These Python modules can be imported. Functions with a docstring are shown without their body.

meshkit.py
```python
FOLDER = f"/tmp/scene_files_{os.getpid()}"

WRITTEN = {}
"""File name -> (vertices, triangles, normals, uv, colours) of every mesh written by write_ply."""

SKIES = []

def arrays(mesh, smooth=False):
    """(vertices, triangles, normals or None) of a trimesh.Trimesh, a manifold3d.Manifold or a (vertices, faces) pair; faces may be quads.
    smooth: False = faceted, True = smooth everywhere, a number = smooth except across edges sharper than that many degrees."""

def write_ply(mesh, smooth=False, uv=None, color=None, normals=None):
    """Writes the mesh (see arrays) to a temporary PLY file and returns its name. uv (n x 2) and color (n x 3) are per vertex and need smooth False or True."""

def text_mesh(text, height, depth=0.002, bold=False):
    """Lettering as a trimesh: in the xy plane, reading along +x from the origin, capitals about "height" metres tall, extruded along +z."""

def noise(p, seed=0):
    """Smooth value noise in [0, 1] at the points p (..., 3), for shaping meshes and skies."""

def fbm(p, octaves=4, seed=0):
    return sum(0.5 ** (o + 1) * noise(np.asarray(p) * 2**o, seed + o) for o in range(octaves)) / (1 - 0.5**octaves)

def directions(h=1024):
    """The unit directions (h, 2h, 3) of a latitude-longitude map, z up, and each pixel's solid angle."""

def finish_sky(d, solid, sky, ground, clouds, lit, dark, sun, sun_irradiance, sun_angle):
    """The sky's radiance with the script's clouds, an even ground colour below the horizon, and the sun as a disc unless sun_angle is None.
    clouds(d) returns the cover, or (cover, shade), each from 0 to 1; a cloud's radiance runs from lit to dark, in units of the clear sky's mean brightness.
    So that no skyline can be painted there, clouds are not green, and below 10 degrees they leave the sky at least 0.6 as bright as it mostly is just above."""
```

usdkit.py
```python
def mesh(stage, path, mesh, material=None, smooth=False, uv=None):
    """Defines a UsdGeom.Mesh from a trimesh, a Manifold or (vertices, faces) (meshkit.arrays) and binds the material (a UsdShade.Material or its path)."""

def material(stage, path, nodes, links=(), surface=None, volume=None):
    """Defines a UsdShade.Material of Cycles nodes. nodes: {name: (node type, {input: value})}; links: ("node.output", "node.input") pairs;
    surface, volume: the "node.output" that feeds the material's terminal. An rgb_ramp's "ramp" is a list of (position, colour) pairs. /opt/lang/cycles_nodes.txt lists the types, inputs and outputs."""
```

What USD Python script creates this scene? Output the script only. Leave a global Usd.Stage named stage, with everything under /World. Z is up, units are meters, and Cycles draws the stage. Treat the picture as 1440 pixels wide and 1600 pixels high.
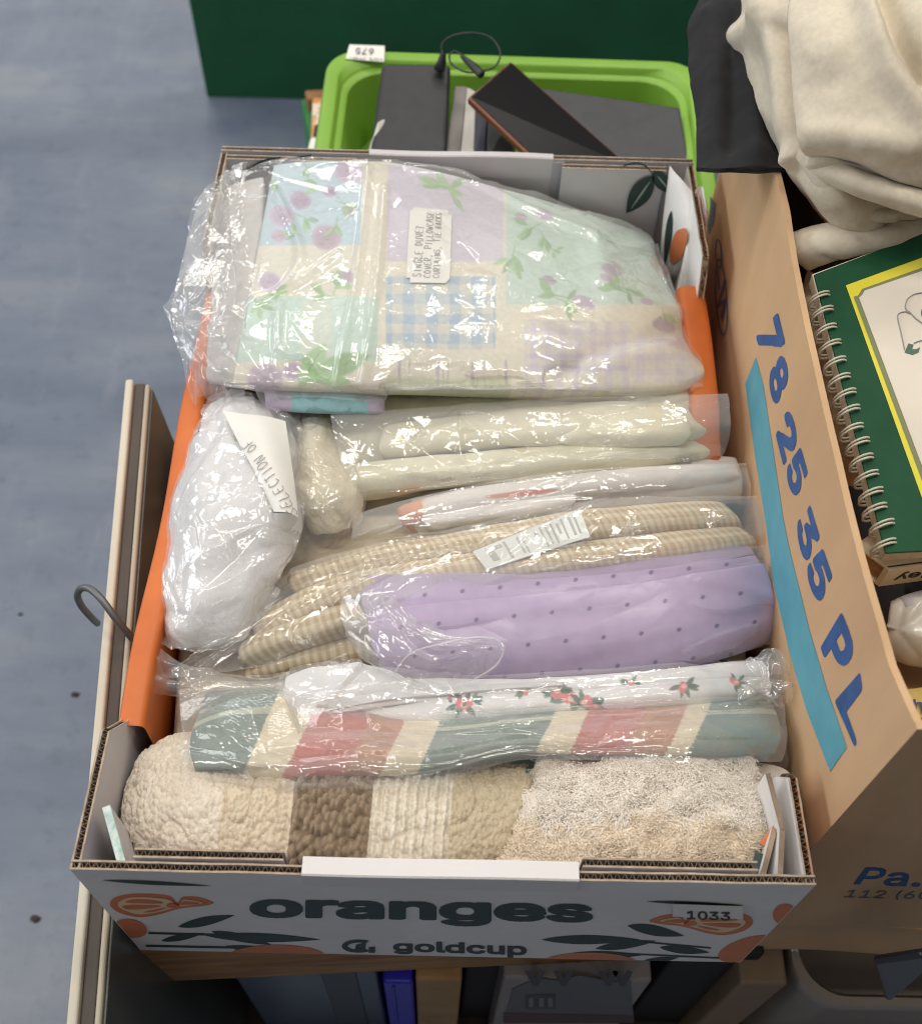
import math, random
import numpy as np, trimesh, shapely
from shapely.geometry import Polygon, Point, LineString, box as sbox
from shapely.ops import unary_union
from scipy.interpolate import PchipInterpolator, LinearNDInterpolator
from scipy.spatial import cKDTree
from scipy.ndimage import gaussian_filter
import usdkit, meshkit
from meshkit import fbm, noise
from pxr import Usd, UsdGeom, UsdLux, UsdShade, Gf, Sdf, Vt

stage = Usd.Stage.CreateInMemory()
UsdGeom.SetStageUpAxis(stage, UsdGeom.Tokens.z)
UsdGeom.SetStageMetersPerUnit(stage, 1.0)
UsdGeom.Xform.Define(stage, '/World')
UsdGeom.Scope.Define(stage, '/World/Looks')
RIM = 0.76                                   # height of the carton's rim above the floor
rng = np.random.default_rng(7)

# ------------------------------------------------------------------ camera
F, EX, EY, EZ, PITCH, YAW, ROLL = 1800.0, -0.0008, -0.1836, 0.6345 + RIM, 0.98183, 0.017934, 0.039327
_cp, _sp, _cy, _sy = math.cos(PITCH), math.sin(PITCH), math.cos(YAW), math.sin(YAW)
FW = np.array([_sy * _cp, _cy * _cp, -_sp]); _r = np.array([_cy, -_sy, 0.0]); _u = np.cross(_r, FW)
RT = math.cos(ROLL) * _r + math.sin(ROLL) * _u; UP = np.cross(RT, FW)
EYE = np.array([EX, EY, EZ])
cam = UsdGeom.Camera.Define(stage, '/World/camera')
mt = np.eye(4); mt[0, :3], mt[1, :3], mt[2, :3], mt[3, :3] = RT, UP, -FW, EYE
cam.AddTransformOp().Set(Gf.Matrix4d(mt.tolist()))
cam.CreateHorizontalApertureAttr(36.0); cam.CreateVerticalApertureAttr(40.0)
cam.CreateFocalLengthAttr(36.0 * F / 1440.0)
cam.CreateClippingRangeAttr(Gf.Vec2f(0.02, 50))
cam.CreateFStopAttr(9.0); cam.CreateFocusDistanceAttr(0.74)
cam.CreateExposureAttr(-0.1)

# ------------------------------------------------------------------ lamps of the hall
def rect(name, pos, look, w, h, power, color):
    l = UsdLux.RectLight.Define(stage, '/World/' + name)
    l.CreateWidthAttr(w); l.CreateHeightAttr(h); l.CreateIntensityAttr(power); l.CreateColorAttr(Gf.Vec3f(*color))
    pos = np.array(pos, float); z = pos - np.array(look, float); z /= np.linalg.norm(z)
    x = np.cross([0, 1, 0] if abs(z[2]) > .9 else [0, 0, 1], z); x /= np.linalg.norm(x); y = np.cross(z, x)
    m = np.eye(4); m[0, :3], m[1, :3], m[2, :3], m[3, :3] = x, y, z, pos
    l.AddTransformOp().Set(Gf.Matrix4d(m.tolist()))
for i, (x, y) in enumerate([(-1.5, 0.55), (-0.35, 0.5), (0.8, 0.55), (-0.9, 2.1), (0.4, 2.1), (1.6, 2.1), (-0.8, -1.3), (0.5, -1.3), (-2.3, 5.8), (-1.0, 5.8)]):
    rect(f'ceiling_lamp_{i:03d}', (x, y, 3.0), (x, y, 0), 0.62, 0.3, (21 if y > 0 else 4.0), (1.0, .95, .87))
rect('ceiling_glow', (0, 1.5, 3.35), (0, 1.5, 0), 6.5, 6.5, 0.5, (1.0, .96, .91))
for i in range(4):
    rect(f'window_light_{i:03d}', (-3.4, -0.6 + i * 0.9, 1.9), (0, .4 , .8), 0.6, 1.1, 7.5, (.90, .94, 1.0))
for i in range(4):
    rect(f'front_window_light_{i:03d}', (-.9 + i * 0.6, -3.2, 2.1), (0, .2, .7), 0.42, 0.8, 1.5, (.85, .92, 1.0))

for i in range(3):
    rect(f'far_window_light_{i:03d}', (-4.4 + i * 1.5, 7.2, 2.6), (-.6, 1.2, 0), 1.1, 1.6, 4.0, (.96, .98, 1.0))

# ------------------------------------------------------------------ pixel of the photograph -> point of a plane of the place
def _dir(px, py): return FW * F + RT * (px - 720.0) - UP * (py - 800.0)
def P(px, py, z=0.0):
    d = _dir(px, py); return EYE + d * ((RIM + z - EZ) / d[2])
def PX(px, py, x):
    d = _dir(px, py); return EYE + d * ((x - EX) / d[0])
def PY(px, py, y):
    d = _dir(px, py); return EYE + d * ((y - EY) / d[1])
def onto(o, n):
    o, n = np.array(o, float), np.array(n, float)
    def f(px, py):
        d = _dir(px, py); return EYE + d * (((o - EYE) @ n) / (d @ n))
    return f
def topx(p):
    d = np.asarray(p) - EYE; w = d @ FW
    return np.stack([720 + F * (d @ RT) / w, 800 - F * (d @ UP) / w], -1)

# ------------------------------------------------------------------ materials
def col(r, g, b):                            # sRGB 0..255 -> linear
    c = np.array([r, g, b]) / 255.0
    return tuple(np.where(c < .04045, c / 12.92, ((c + .055) / 1.055) ** 2.4))
MATS = {}
def mat(name, c, rough=.6, c2=None, scale=40, stretch=(1, 1, 1), detail=4, bump=0.0, bscale=None, bdist=.001, coat=0, metal=0, ramp=(.35, .65), spec=.5, sheen=0, sss=0, vcol=False, trans=0):
    if name in MATS: return MATS[name]
    n, l = {'p': ('principled_bsdf', {'roughness': rough, 'coat_weight': coat, 'metallic': metal, 'specular_ior_level': spec, 'sheen_weight': sheen, 'sheen_roughness': .4})}, []
    n['g'] = ('texture_coordinate', {}); n['m'] = ('mapping', {'scale': stretch}); l.append(('g.object', 'm.vector'))
    if vcol:
        n['a'] = ('attribute', {'attribute': 'col'}); n['t'] = ('noise_texture', {'scale': scale, 'detail': detail}); l.append(('m.vector', 't.vector'))
        n['r'] = ('rgb_ramp', {'ramp': [(.25, (.86, .86, .86)), (.75, (1, 1, 1))]}); l.append(('t.fac', 'r.fac'))
        n['x'] = ('mix_color', {'blend_type': 'multiply', 'fac': 1.0}); l += [('a.color', 'x.a'), ('r.color', 'x.b'), ('x.result', 'p.base_color')]
    elif c2 is None: n['p'][1]['base_color'] = c
    else:
        n['t'] = ('noise_texture', {'scale': scale, 'detail': detail, 'roughness': .6}); l.append(('m.vector', 't.vector'))
        n['r'] = ('rgb_ramp', {'ramp': [(ramp[0], c), (ramp[1], c2)]}); l += [('t.fac', 'r.fac'), ('r.color', 'p.base_color')]
    if bump:
        n['bt'] = ('noise_texture', {'scale': bscale or scale * 4, 'detail': 3}); l.append(('m.vector', 'bt.vector'))
        n['b'] = ('bump', {'strength': bump, 'distance': bdist}); l += [('bt.fac', 'b.height'), ('b.normal', 'p.normal')]
    surf = 'p.BSDF'
    if trans:
        n['tl'] = ('translucent_bsdf', {'color': c}); n['mc'] = ('mix_closure', {'fac': trans}); l += [('p.BSDF', 'mc.closure1'), ('tl.BSDF', 'mc.closure2')]
        if vcol: l.append(('x.result', 'tl.color'))
        surf = 'mc.closure'
    MATS[name] = usdkit.material(stage, '/World/Looks/' + name, n, l, surface=surf)
    return MATS[name]
def film(name, milk=.05, rough=.07, base=.07, bump=.25, bscale=260, tint=(.985, .985, .98), top=.75):
    n = {'lw': ('layer_weight', {'blend': .5}), 'pw': ('math', {'math_type': 'power', 'value2': 3.2}), 'ma': ('math', {'math_type': 'multiply_add', 'value2': top, 'value3': base, 'use_clamp': True}),
         'g': ('texture_coordinate', {}), 'nt': ('noise_texture', {'scale': bscale, 'detail': 2}), 'b': ('bump', {'strength': bump, 'distance': .0012}),
         'tr': ('transparent_bsdf', {'color': tint}), 'gl': ('glossy_bsdf', {'roughness': rough, 'color': (1, 1, 1)}), 'm1': ('mix_closure', {}),
         'df': ('diffuse_bsdf', {'color': (.9, .9, .9)}), 'm2': ('mix_closure', {'fac': milk})}
    l = [('lw.facing', 'pw.value1'), ('pw.value', 'ma.value1'), ('g.object', 'nt.vector'), ('nt.fac', 'b.height'), ('b.normal', 'gl.normal'),
         ('ma.value', 'm1.fac'), ('tr.BSDF', 'm1.closure1'), ('gl.BSDF', 'm1.closure2'), ('m1.closure', 'm2.closure1'), ('df.BSDF', 'm2.closure2')]
    MATS[name] = usdkit.material(stage, '/World/Looks/' + name, n, l, surface='m2.closure')
    return MATS[name]
FILMD = film('hazy_film', milk=.15, rough=.085, base=.07, bump=.22, bscale=240); FILM = film('clear_film', milk=.12, rough=.08, base=.08, bump=.22, bscale=240); FILMC = film('smooth_film', milk=.08, rough=.24, base=.02, bump=.10, top=.6, bscale=60); FILMM = film('cloudy_film', milk=.19, rough=.06, base=.09, bump=.22, bscale=240)
FILMW = film('milky_film', milk=.3, rough=.14)
KRAFT = mat('kraft_board', col(210, 174, 134), .75, col(195, 158, 119), 11, stretch=(1, 1, .25), detail=6, bump=.2, bscale=420, bdist=.0004)
KRAFTD = mat('kraft_flute', col(164, 144, 122), .85, col(126, 108, 92), 60)
LINER = mat('grey_white_liner', col(206, 202, 204), .6, col(196, 191, 193), 14, bump=.06, bscale=300, bdist=.0003)
WHITEB = mat('white_card', col(236, 233, 231), .55, col(226, 223, 221), 14, bump=.06, bscale=300, bdist=.0003)
ORANGE = mat('orange_print', col(212, 112, 46), .5, col(200, 100, 40), 16)
ORANGED = mat('orange_ink', col(218, 130, 84), .55, col(208, 118, 74), 30)
CREAMINK = mat('cream_ink', col(236, 206, 168), .55)
GREENINK = mat('dark_green_ink', col(44, 66, 62), .55, col(38, 58, 56), 30)
LEAFLINE = mat('pale_leaf_vein', col(150, 165, 155), .6)
TEALINK = mat('teal_ink', col(96, 168, 184), .6, col(84, 156, 174), 30)
BLUEINK = mat('blue_ink', col(44, 92, 152), .6, col(36, 78, 134), 60)
PENCIL = mat('pencil_grey', col(150, 147, 146), .7)
PAPER = mat('white_paper', col(236, 234, 228), .7, col(228, 226, 220), 20)
BLACKINK = mat('black_ink', col(44, 42, 46), .6)
BLACKP = mat('black_plastic', col(44, 45, 48), .42, col(38, 39, 42), 90, bump=.15, bscale=900, bdist=.0003)
GLASSB = mat('black_glass', (.006, .006, .007), .3, spec=.12)
COPPER = mat('copper_edge', col(120, 74, 56), .4, metal=.4)
VGREEN = mat('green_plastic', col(132, 178, 64), .45, col(124, 170, 58), 8, bump=.04, bscale=300)
WIRE = mat('grey_wire', col(110, 112, 112), .45, metal=.5)
COIL = mat('cream_coil', col(206, 200, 182), .4)
FABV = mat('printed_cotton', None, .85, scale=240, bump=.25, bscale=1500, bdist=.0003, sheen=.15, vcol=True)
FABS = mat('smooth_cotton', None, .62, scale=90, bump=.12, bscale=1200, bdist=.0002, sheen=.1, vcol=True)
TERRY = mat('terry_loops', None, .95, scale=700, bump=.6, bscale=1100, bdist=.0012, sheen=.3, vcol=True)

# ------------------------------------------------------------------ objects, parts, meshes
USED = {}
def numbered(parent, name):
    k = USED.get((parent, name), -1) + 1; USED[(parent, name)] = k
    return f'{parent}/{name}' if k == 0 else f'{parent}/{name}_{k:03d}'
ORIGIN = {'/World': np.zeros(3)}
def tag(prim, label=None, cat=None, group=None, kind=None):
    for k, v in (('label', label), ('category', cat), ('group', group), ('kind', kind)):
        if v: prim.SetCustomDataByKey(k, v)
def thing(name, label, cat, base, group=None):
    p = numbered('/World', name); x = UsdGeom.Xform.Define(stage, p); base = np.array(base, float)
    x.AddTranslateOp().Set(Gf.Vec3d(*base)); ORIGIN[p] = base; tag(x.GetPrim(), label, cat, group)
    return p
def add(parent, name, m, material, smooth=False, color=None, label=None, cat=None, kind=None, group=None):
    p = numbered(parent, name); o = ORIGIN[parent]
    v, f, _ = meshkit.arrays(m, False)
    u = np.unique(f)
    if len(u) < len(v):
        ren = np.zeros(len(v), int); ren[u] = np.arange(len(u)); v, f = v[u], ren[f]
        if color is not None: color = np.asarray(color)[u]
    me = usdkit.mesh(stage, p, (v - o, f), material, smooth)
    if color is not None:
        pv = UsdGeom.PrimvarsAPI(me).CreatePrimvar('col', Sdf.ValueTypeNames.Color3fArray, 'vertex'); pv.Set(Vt.Vec3fArray.FromNumpy(np.asarray(color, np.float32)))
    ORIGIN[p] = o; tag(me.GetPrim(), label, cat, group, kind)
    return p
def cat_(*ms): return trimesh.util.concatenate([trimesh.Trimesh(*meshkit.arrays(m)[:2], process=False) for m in ms])
def bx(x0, x1, y0, y1, z0, z1):
    m = trimesh.creation.box((x1 - x0, y1 - y0, z1 - z0)); m.apply_translation(((x0 + x1) / 2, (y0 + y1) / 2, (z0 + z1) / 2 + RIM)); return m
def rbox(x0, x1, y0, y1, z0, z1, r=.003, seg=3):
    """a box with rounded edges (z relative to the rim)"""
    import manifold3d as m3
    s = [m3.Manifold.sphere(r, 4 * seg).translate((x, y, z + RIM)) for x in (x0 + r, x1 - r) for y in (y0 + r, y1 - r) for z in (z0 + r, z1 - r)]
    return m3.Manifold.batch_hull(s)
def hull(pts, r, seg=3):
    import manifold3d as m3
    return m3.Manifold.batch_hull([m3.Manifold.sphere(r, 4 * seg).translate(tuple(map(float, p))) for p in pts])
def slab4(q, th, r=.0012, n=None):
    """four corners of the upper face, a thickness below it, rounded edges"""
    q = [np.array(p, float) for p in q]
    if n is None:
        n = np.cross(q[2] - q[0], q[3] - q[1]); n /= np.linalg.norm(n)
        if n @ (EYE - q[0]) < 0: n = -n
    c = sum(q) / 4; q = [p + (c - p) / np.linalg.norm(c - p) * r - n * r for p in q]
    return hull(q + [p - n * max(th - 2 * r, 1e-4) for p in q], r)
def flatpoly(poly, frame, th=0.00005):
    """shapely polygon in plane coordinates -> thin solid on the plane frame (origin, ex, ey, n)"""
    o, ex, ey, n = frame; ms = []
    for g in getattr(poly, 'geoms', [poly]):
        if g.is_empty or g.geom_type != 'Polygon' or g.area < 1e-9: continue
        ms.append(trimesh.creation.extrude_polygon(g, th, engine='earcut'))
    m = trimesh.util.concatenate(ms); v = m.vertices
    m.vertices = o + v[:, :1] * ex + v[:, 1:2] * ey + v[:, 2:] * n
    return m
def planeframe(fn, a, b, c, lift=.0005):
    """frame of the plane through three pixels"""
    A, B, C = fn(*a), fn(*b), fn(*c); ex = B - A; ex /= np.linalg.norm(ex); n = np.cross(ex, C - A); n /= np.linalg.norm(n)
    if n @ (EYE - A) < 0: n = -n
    return (A + n * lift, ex, np.cross(n, ex), n)
def onplane(fr, fn, pts):
    o, ex, ey, n = fr; return [((fn(*p) - o) @ ex, (fn(*p) - o) @ ey) for p in pts]
def curve(pts, n=8, closed=False):
    """Catmull-Rom through points"""
    p = np.array(pts, float); k = len(p)
    g = (lambda i: p[i % k]) if closed else (lambda i: p[min(max(i, 0), k - 1)])
    out = []
    for i in range(k if closed else k - 1):
        a, b, c, d = g(i - 1), g(i), g(i + 1), g(i + 2)
        for t in np.linspace(0, 1, n, endpoint=False):
            out.append(.5 * (2 * b + (c - a) * t + (2 * a - 5 * b + 4 * c - d) * t * t + (3 * b - a - 3 * c + d) * t ** 3))
    if not closed: out.append(p[-1])
    return np.array(out)
def leafpts(p0, p1, w, bend=0.0):
    p0, p1 = np.array(p0, float), np.array(p1, float); d = p1 - p0; n = np.array([-d[1], d[0]]); n /= np.linalg.norm(n)
    t = np.linspace(0, 1, 13); prof = np.sin(np.pi * t ** .85) ** .9
    mid = p0 + d * t[:, None] + n * (bend * np.sin(np.pi * t))[:, None]
    return np.vstack([mid + n * (w * prof)[:, None], (mid - n * (w * prof)[:, None])[::-1][1:-1]])
def tube(pts, r, sides=8, closed=False):
    p = np.array(pts, float); k = len(p)
    t = (np.roll(p, -1, 0) - np.roll(p, 1, 0)) if closed else np.gradient(p, axis=0); t /= np.linalg.norm(t, axis=1, keepdims=True) + 1e-12
    a = np.cross(t[0], [0.3, .2, 1]); a /= np.linalg.norm(a); A = []
    for i in range(k):
        a = a - t[i] * (a @ t[i]); a /= np.linalg.norm(a); A.append(a)
    A = np.array(A); B = np.cross(t, A); th = np.linspace(0, 2 * np.pi, sides, endpoint=False)
    rr = np.broadcast_to(r, (k,))
    v = (p[:, None] + rr[:, None, None] * (np.cos(th)[None, :, None] * A[:, None] + np.sin(th)[None, :, None] * B[:, None])).reshape(-1, 3)
    f = []
    for i in range(k if closed else k - 1):
        for j in range(sides):
            a0, a1, b0, b1 = i * sides + j, i * sides + (j + 1) % sides, ((i + 1) % k) * sides + j, ((i + 1) % k) * sides + (j + 1) % sides
            f += [(a0, a1, b1), (a0, b1, b0)]
    if not closed:
        v = np.vstack([v, p[0], p[-1]]); e = len(v)
        for j in range(sides):
            f += [(e - 2, (j + 1) % sides, j), (e - 1, (k - 1) * sides + j, (k - 1) * sides + (j + 1) % sides)]
    return trimesh.Trimesh(v, np.array(f), process=False)
def text_on(parent, name, text, quad, material, bold=False, lift=.0006, th=.0003, grow=0.0, label=None):
    """lettering stretched over a quad: bottom left, bottom right, top right, top left (three-dimensional points)"""
    m = meshkit.text_mesh(text, 1.0, .01, bold); v = np.array(m.vertices); lo, hi = v.min(0), v.max(0)
    if grow:
        top = m.faces[m.face_normals[:, 2] > .9]
        poly = unary_union([Polygon(v[t][:, :2]).buffer(.004) for t in top]).buffer(grow)
        m = trimesh.util.concatenate([trimesh.creation.extrude_polygon(g, .01, engine='earcut') for g in getattr(poly, 'geoms', [poly])]); v = np.array(m.vertices); lo, hi = v.min(0), v.max(0)
    s = (v - lo) / (hi - lo); q = [np.array(p, float) for p in quad]
    n = np.cross(q[1] - q[0], q[3] - q[0]); n /= np.linalg.norm(n)
    if n @ (EYE - q[0]) < 0: n = -n
    a, b = s[:, :1], s[:, 1:2]
    w = (1 - a) * (1 - b) * q[0] + a * (1 - b) * q[1] + a * b * q[2] + (1 - a) * b * q[3] + n * (lift + th * s[:, 2:3])
    return add(parent, name, (w, m.faces), material, label=label)
STROKES = {'S': [[(.9, .85), (.5, 1), (.1, .8), (.5, .5), (.9, .25), (.5, 0), (.05, .15)]], 'I': [[(.5, 1), (.5, 0)]], 'N': [[(.1, 0), (.15, 1), (.85, 0), (.9, 1)]],
 'G': [[(.9, .85), (.5, 1), (.1, .5), (.5, 0), (.9, .2), (.9, .45), (.55, .45)]], 'L': [[(.15, 1), (.1, 0), (.85, .05)]], 'E': [[(.85, 1), (.15, .95), (.1, .05), (.85, 0)], [(.12, .5), (.7, .52)]],
 'D': [[(.15, 0), (.15, 1), (.8, .7), (.8, .3), (.15, 0)]], 'U': [[(.1, 1), (.15, .15), (.5, 0), (.85, .2), (.9, 1)]], 'V': [[(.05, 1), (.5, 0), (.95, 1)]], 'T': [[(.5, 1), (.5, 0)], [(.05, 1), (.95, 1)]],
 'C': [[(.9, .85), (.5, 1), (.1, .5), (.5, 0), (.9, .15)]], 'O': [[(.5, 1), (.1, .6), (.3, .05), (.75, .1), (.9, .6), (.5, 1)]], 'R': [[(.15, 0), (.15, 1), (.8, .85), (.7, .5), (.15, .45), (.85, 0)]],
 'P': [[(.15, 0), (.15, 1), (.85, .85), (.8, .5), (.15, .45)]], 'W': [[(0, 1), (.25, 0), (.5, .7), (.75, 0), (1, 1)]], 'A': [[(.05, 0), (.5, 1), (.95, 0)], [(.25, .35), (.75, .35)]], 'B': [[(.15, 0), (.15, 1), (.75, .8), (.2, .5), (.85, .25), (.15, 0)]],
 'K': [[(.15, 1), (.15, 0)], [(.85, 1), (.2, .45), (.9, 0)]], 'F': [[(.15, 0), (.15, 1), (.85, 1)], [(.15, .55), (.7, .55)]], ',': [[(.4, .1), (.25, -.15)]], '/': [[(.2, 0), (.7, 1)]], ' ': []}
def handwriting(parent, name, lines, fn, lift, material, r=.00035, seed=1):
    """lines: (text, u0, u1, v0, v1) in the label's own unit square; fn(u, v) -> point, normal"""
    g = np.random.default_rng(seed); ms = []
    for text, u0, u1, v0, v1 in lines:
        w = (u1 - u0) / len(text)
        for i, ch in enumerate(text):
            dy = g.normal(0, .05)
            for s in STROKES[ch]:
                q = np.array(s) + g.normal(0, .04, (len(s), 2)); q = curve(q, 3)
                pts = [fn(u0 + w * (i + .12 + .76 * a), v0 + (v1 - v0) * (b + dy)) for a, b in q]
                ms.append(tube(np.array([p + n * lift for p, n in pts]), r, 4))
    return add(parent, name, cat_(*ms), material)

# ---- soft goods: a patch is a grid of points through rows of (pixel x, pixel y, height); a puff gives it thickness
def spl(p, n):
    p = np.array(p, float); d = np.r_[0, np.cumsum(np.linalg.norm(np.diff(p, axis=0), axis=1))]; d /= d[-1]
    return PchipInterpolator(d, p, axis=0)(np.linspace(0, 1, n)) if len(p) > 2 else p[0] + (p[1] - p[0]) * np.linspace(0, 1, n)[:, None]
def patch(rows, nu, nv, pts3=False):
    R = np.array([spl([p if pts3 else P(*p) for p in r], nu) for r in rows])
    d = np.r_[0, np.cumsum([np.linalg.norm(R[i + 1] - R[i], axis=1).mean() + 1e-9 for i in range(len(R) - 1)])]; d /= d[-1]
    t = np.linspace(0, 1, nv)
    if len(R) == 2: return R[0] + (R[1] - R[0]) * t[:, None, None]
    return PchipInterpolator(d, R, axis=0)(t)
def gnormal(G):
    n = np.cross(np.gradient(G, axis=1), np.gradient(G, axis=0)); n /= np.linalg.norm(n, axis=-1, keepdims=True) + 1e-12
    return np.where(((EYE - G) * n).sum(-1, keepdims=True) < 0, -n, n)
def gridfaces(nv, nu, off=0, flip=False):
    i = np.arange(nv * nu).reshape(nv, nu) + off; a, b, c, d = i[:-1, :-1].ravel(), i[:-1, 1:].ravel(), i[1:, 1:].ravel(), i[1:, :-1].ravel()
    f = np.vstack([np.c_[a, d, c], np.c_[a, c, b]]); return f[:, ::-1] if flip else f
def uvgrid(nv, nu): return np.meshgrid(np.linspace(0, 1, nu), np.linspace(0, 1, nv))
def dome(nv, nu, pu=8, pv=3, q=2.0):
    U, V = uvgrid(nv, nu); return np.maximum(1 - np.abs(2 * U - 1) ** pu, 0) ** (1 / q) * np.maximum(1 - np.abs(2 * V - 1) ** pv, 0) ** (1 / q)
def puff(G, th, tb=None, pu=8, pv=3, disp=None):
    """closed cushion over the grid; disp: extra height on the upper side (metres)"""
    nv, nu = G.shape[:2]; n = gnormal(G); n = np.stack([gaussian_filter(n[..., k], 2, mode='nearest') for k in range(3)], -1); n /= np.linalg.norm(n, axis=-1, keepdims=True)
    h = dome(nv, nu, pu, pv)[..., None]; tb = th if tb is None else tb
    T = G + n * th * h + (0 if disp is None else n * disp[..., None] * np.minimum(h * 2, 1)); B = G - n * tb * h
    v = np.vstack([T.reshape(-1, 3), B.reshape(-1, 3)]); f = np.vstack([gridfaces(nv, nu), gridfaces(nv, nu, nv * nu, True)])
    N = nv * nu; w = np.arange(N).reshape(nv, nu); edge = np.r_[w[0], w[-1], w[:, 0], w[:, -1]]
    ren = np.arange(2 * N); ren[edge + N] = edge; f = ren[f]
    e = (f[:, 0] != f[:, 1]) & (f[:, 1] != f[:, 2]) & (f[:, 0] != f[:, 2]); f = f[e]
    return (v, f), T
def crumple(nv, nu, lu, lv, size, amp, seed, sharp=.0):
    """piecewise linear creases: heights (nv, nu) over a sheet lu x lv metres, facets about 'size' metres"""
    g = np.random.default_rng(seed); k = max(12, int(lu * lv / size ** 2)); p = np.c_[g.uniform(-.1, 1.1, k + 8) * lu, g.uniform(-.1, 1.1, k + 8) * lv]
    p[:4] = [(-lu, -lv), (2 * lu, -lv), (-lu, 2 * lv), (2 * lu, 2 * lv)]
    h = g.uniform(-1, 1, len(p)); U, V = uvgrid(nv, nu)
    return amp * LinearNDInterpolator(p, h)(U * lu, V * lv)
def glen(G): return np.linalg.norm(np.diff(G[G.shape[0] // 2], axis=0), axis=1).sum(), np.linalg.norm(np.diff(G[:, G.shape[1] // 2], axis=0), axis=1).sum()
def wrinkle(G, scale, amp, seed=0, stretch=(1, 1, 1)):
    return amp * (fbm(G * np.array(stretch) * scale, 3, seed) - .5)
def bag(parent, rows, cover, seed, material=FILM, nu=170, nv=110, coarse=.03, ca=.0035, fine=.010, fa=.0012, gap=.0012, dent=1.0, name='clear_bag', lines=None):
    """clear film laid over the given upper surfaces (lists of points), creased"""
    G = patch(rows, nu, nv); lu, lv = glen(G)
    c = crumple(nv, nu, lu, lv, coarse, ca, seed) + crumple(nv, nu, lu, lv, fine, fa, seed + 1) + crumple(nv, nu, lu, lv, fine * 2.2, fa * 1.4, seed + 2)
    if cover:
        C = np.vstack([np.asarray(t).reshape(-1, 3) for t in cover]); tr = cKDTree(C[:, :2]); d, i = tr.query(G[..., :2].reshape(-1, 2), k=6)
        hz = np.where(d < .006, C[i, 2], -9).max(1).reshape(nv, nu)
        base = np.maximum(G[..., 2], hz + gap); base = np.maximum(gaussian_filter(base, 1.6, mode='nearest'), hz + gap)
        G = G.copy(); G[..., 2] = base
        touch = hz > base - gap - .002
        c = np.where(touch, np.abs(c) * .8, c)
    if lines: c = c + ridges(G, lines)
    n = gnormal(G); n = np.stack([gaussian_filter(n[..., k], 3, mode='nearest') for k in range(3)], -1); n /= np.linalg.norm(n, axis=-1, keepdims=True)
    G = G + n * gaussian_filter(c, .35)[..., None] * dent
    return add(parent, name, (G.reshape(-1, 3), gridfaces(nv, nu)), material, smooth=True), G
def both(Ctop, n2):  # colours for upper and lower side
    c = Ctop.reshape(-1, 3); return np.vstack([c, c])
def fold(parent, name, rows, th, colour, nu=120, nv=50, material=FABV, wr=(25, .004), seed=0, pu=10, pv=2.6, tb=None, label=None, extra=None, stretch=(.5, 1.5, 1)):
    """one folded layer of cloth; colour: constant or fn(U, V, T) -> rgb grid"""
    G = patch(rows, nu, nv); U, V = uvgrid(nv, nu); d = wrinkle(G, wr[0], wr[1], seed, stretch)
    if extra is not None: d = d + extra(U, V, G)
    m, T = puff(G, th, tb, pu, pv, d)
    C = np.broadcast_to(np.array(colour, float), (nv, nu, 3)) if not callable(colour) else colour(U, V, T)
    add(parent, name, m, material, smooth=True, color=both(np.array(C), 0), label=label)
    return T

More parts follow.
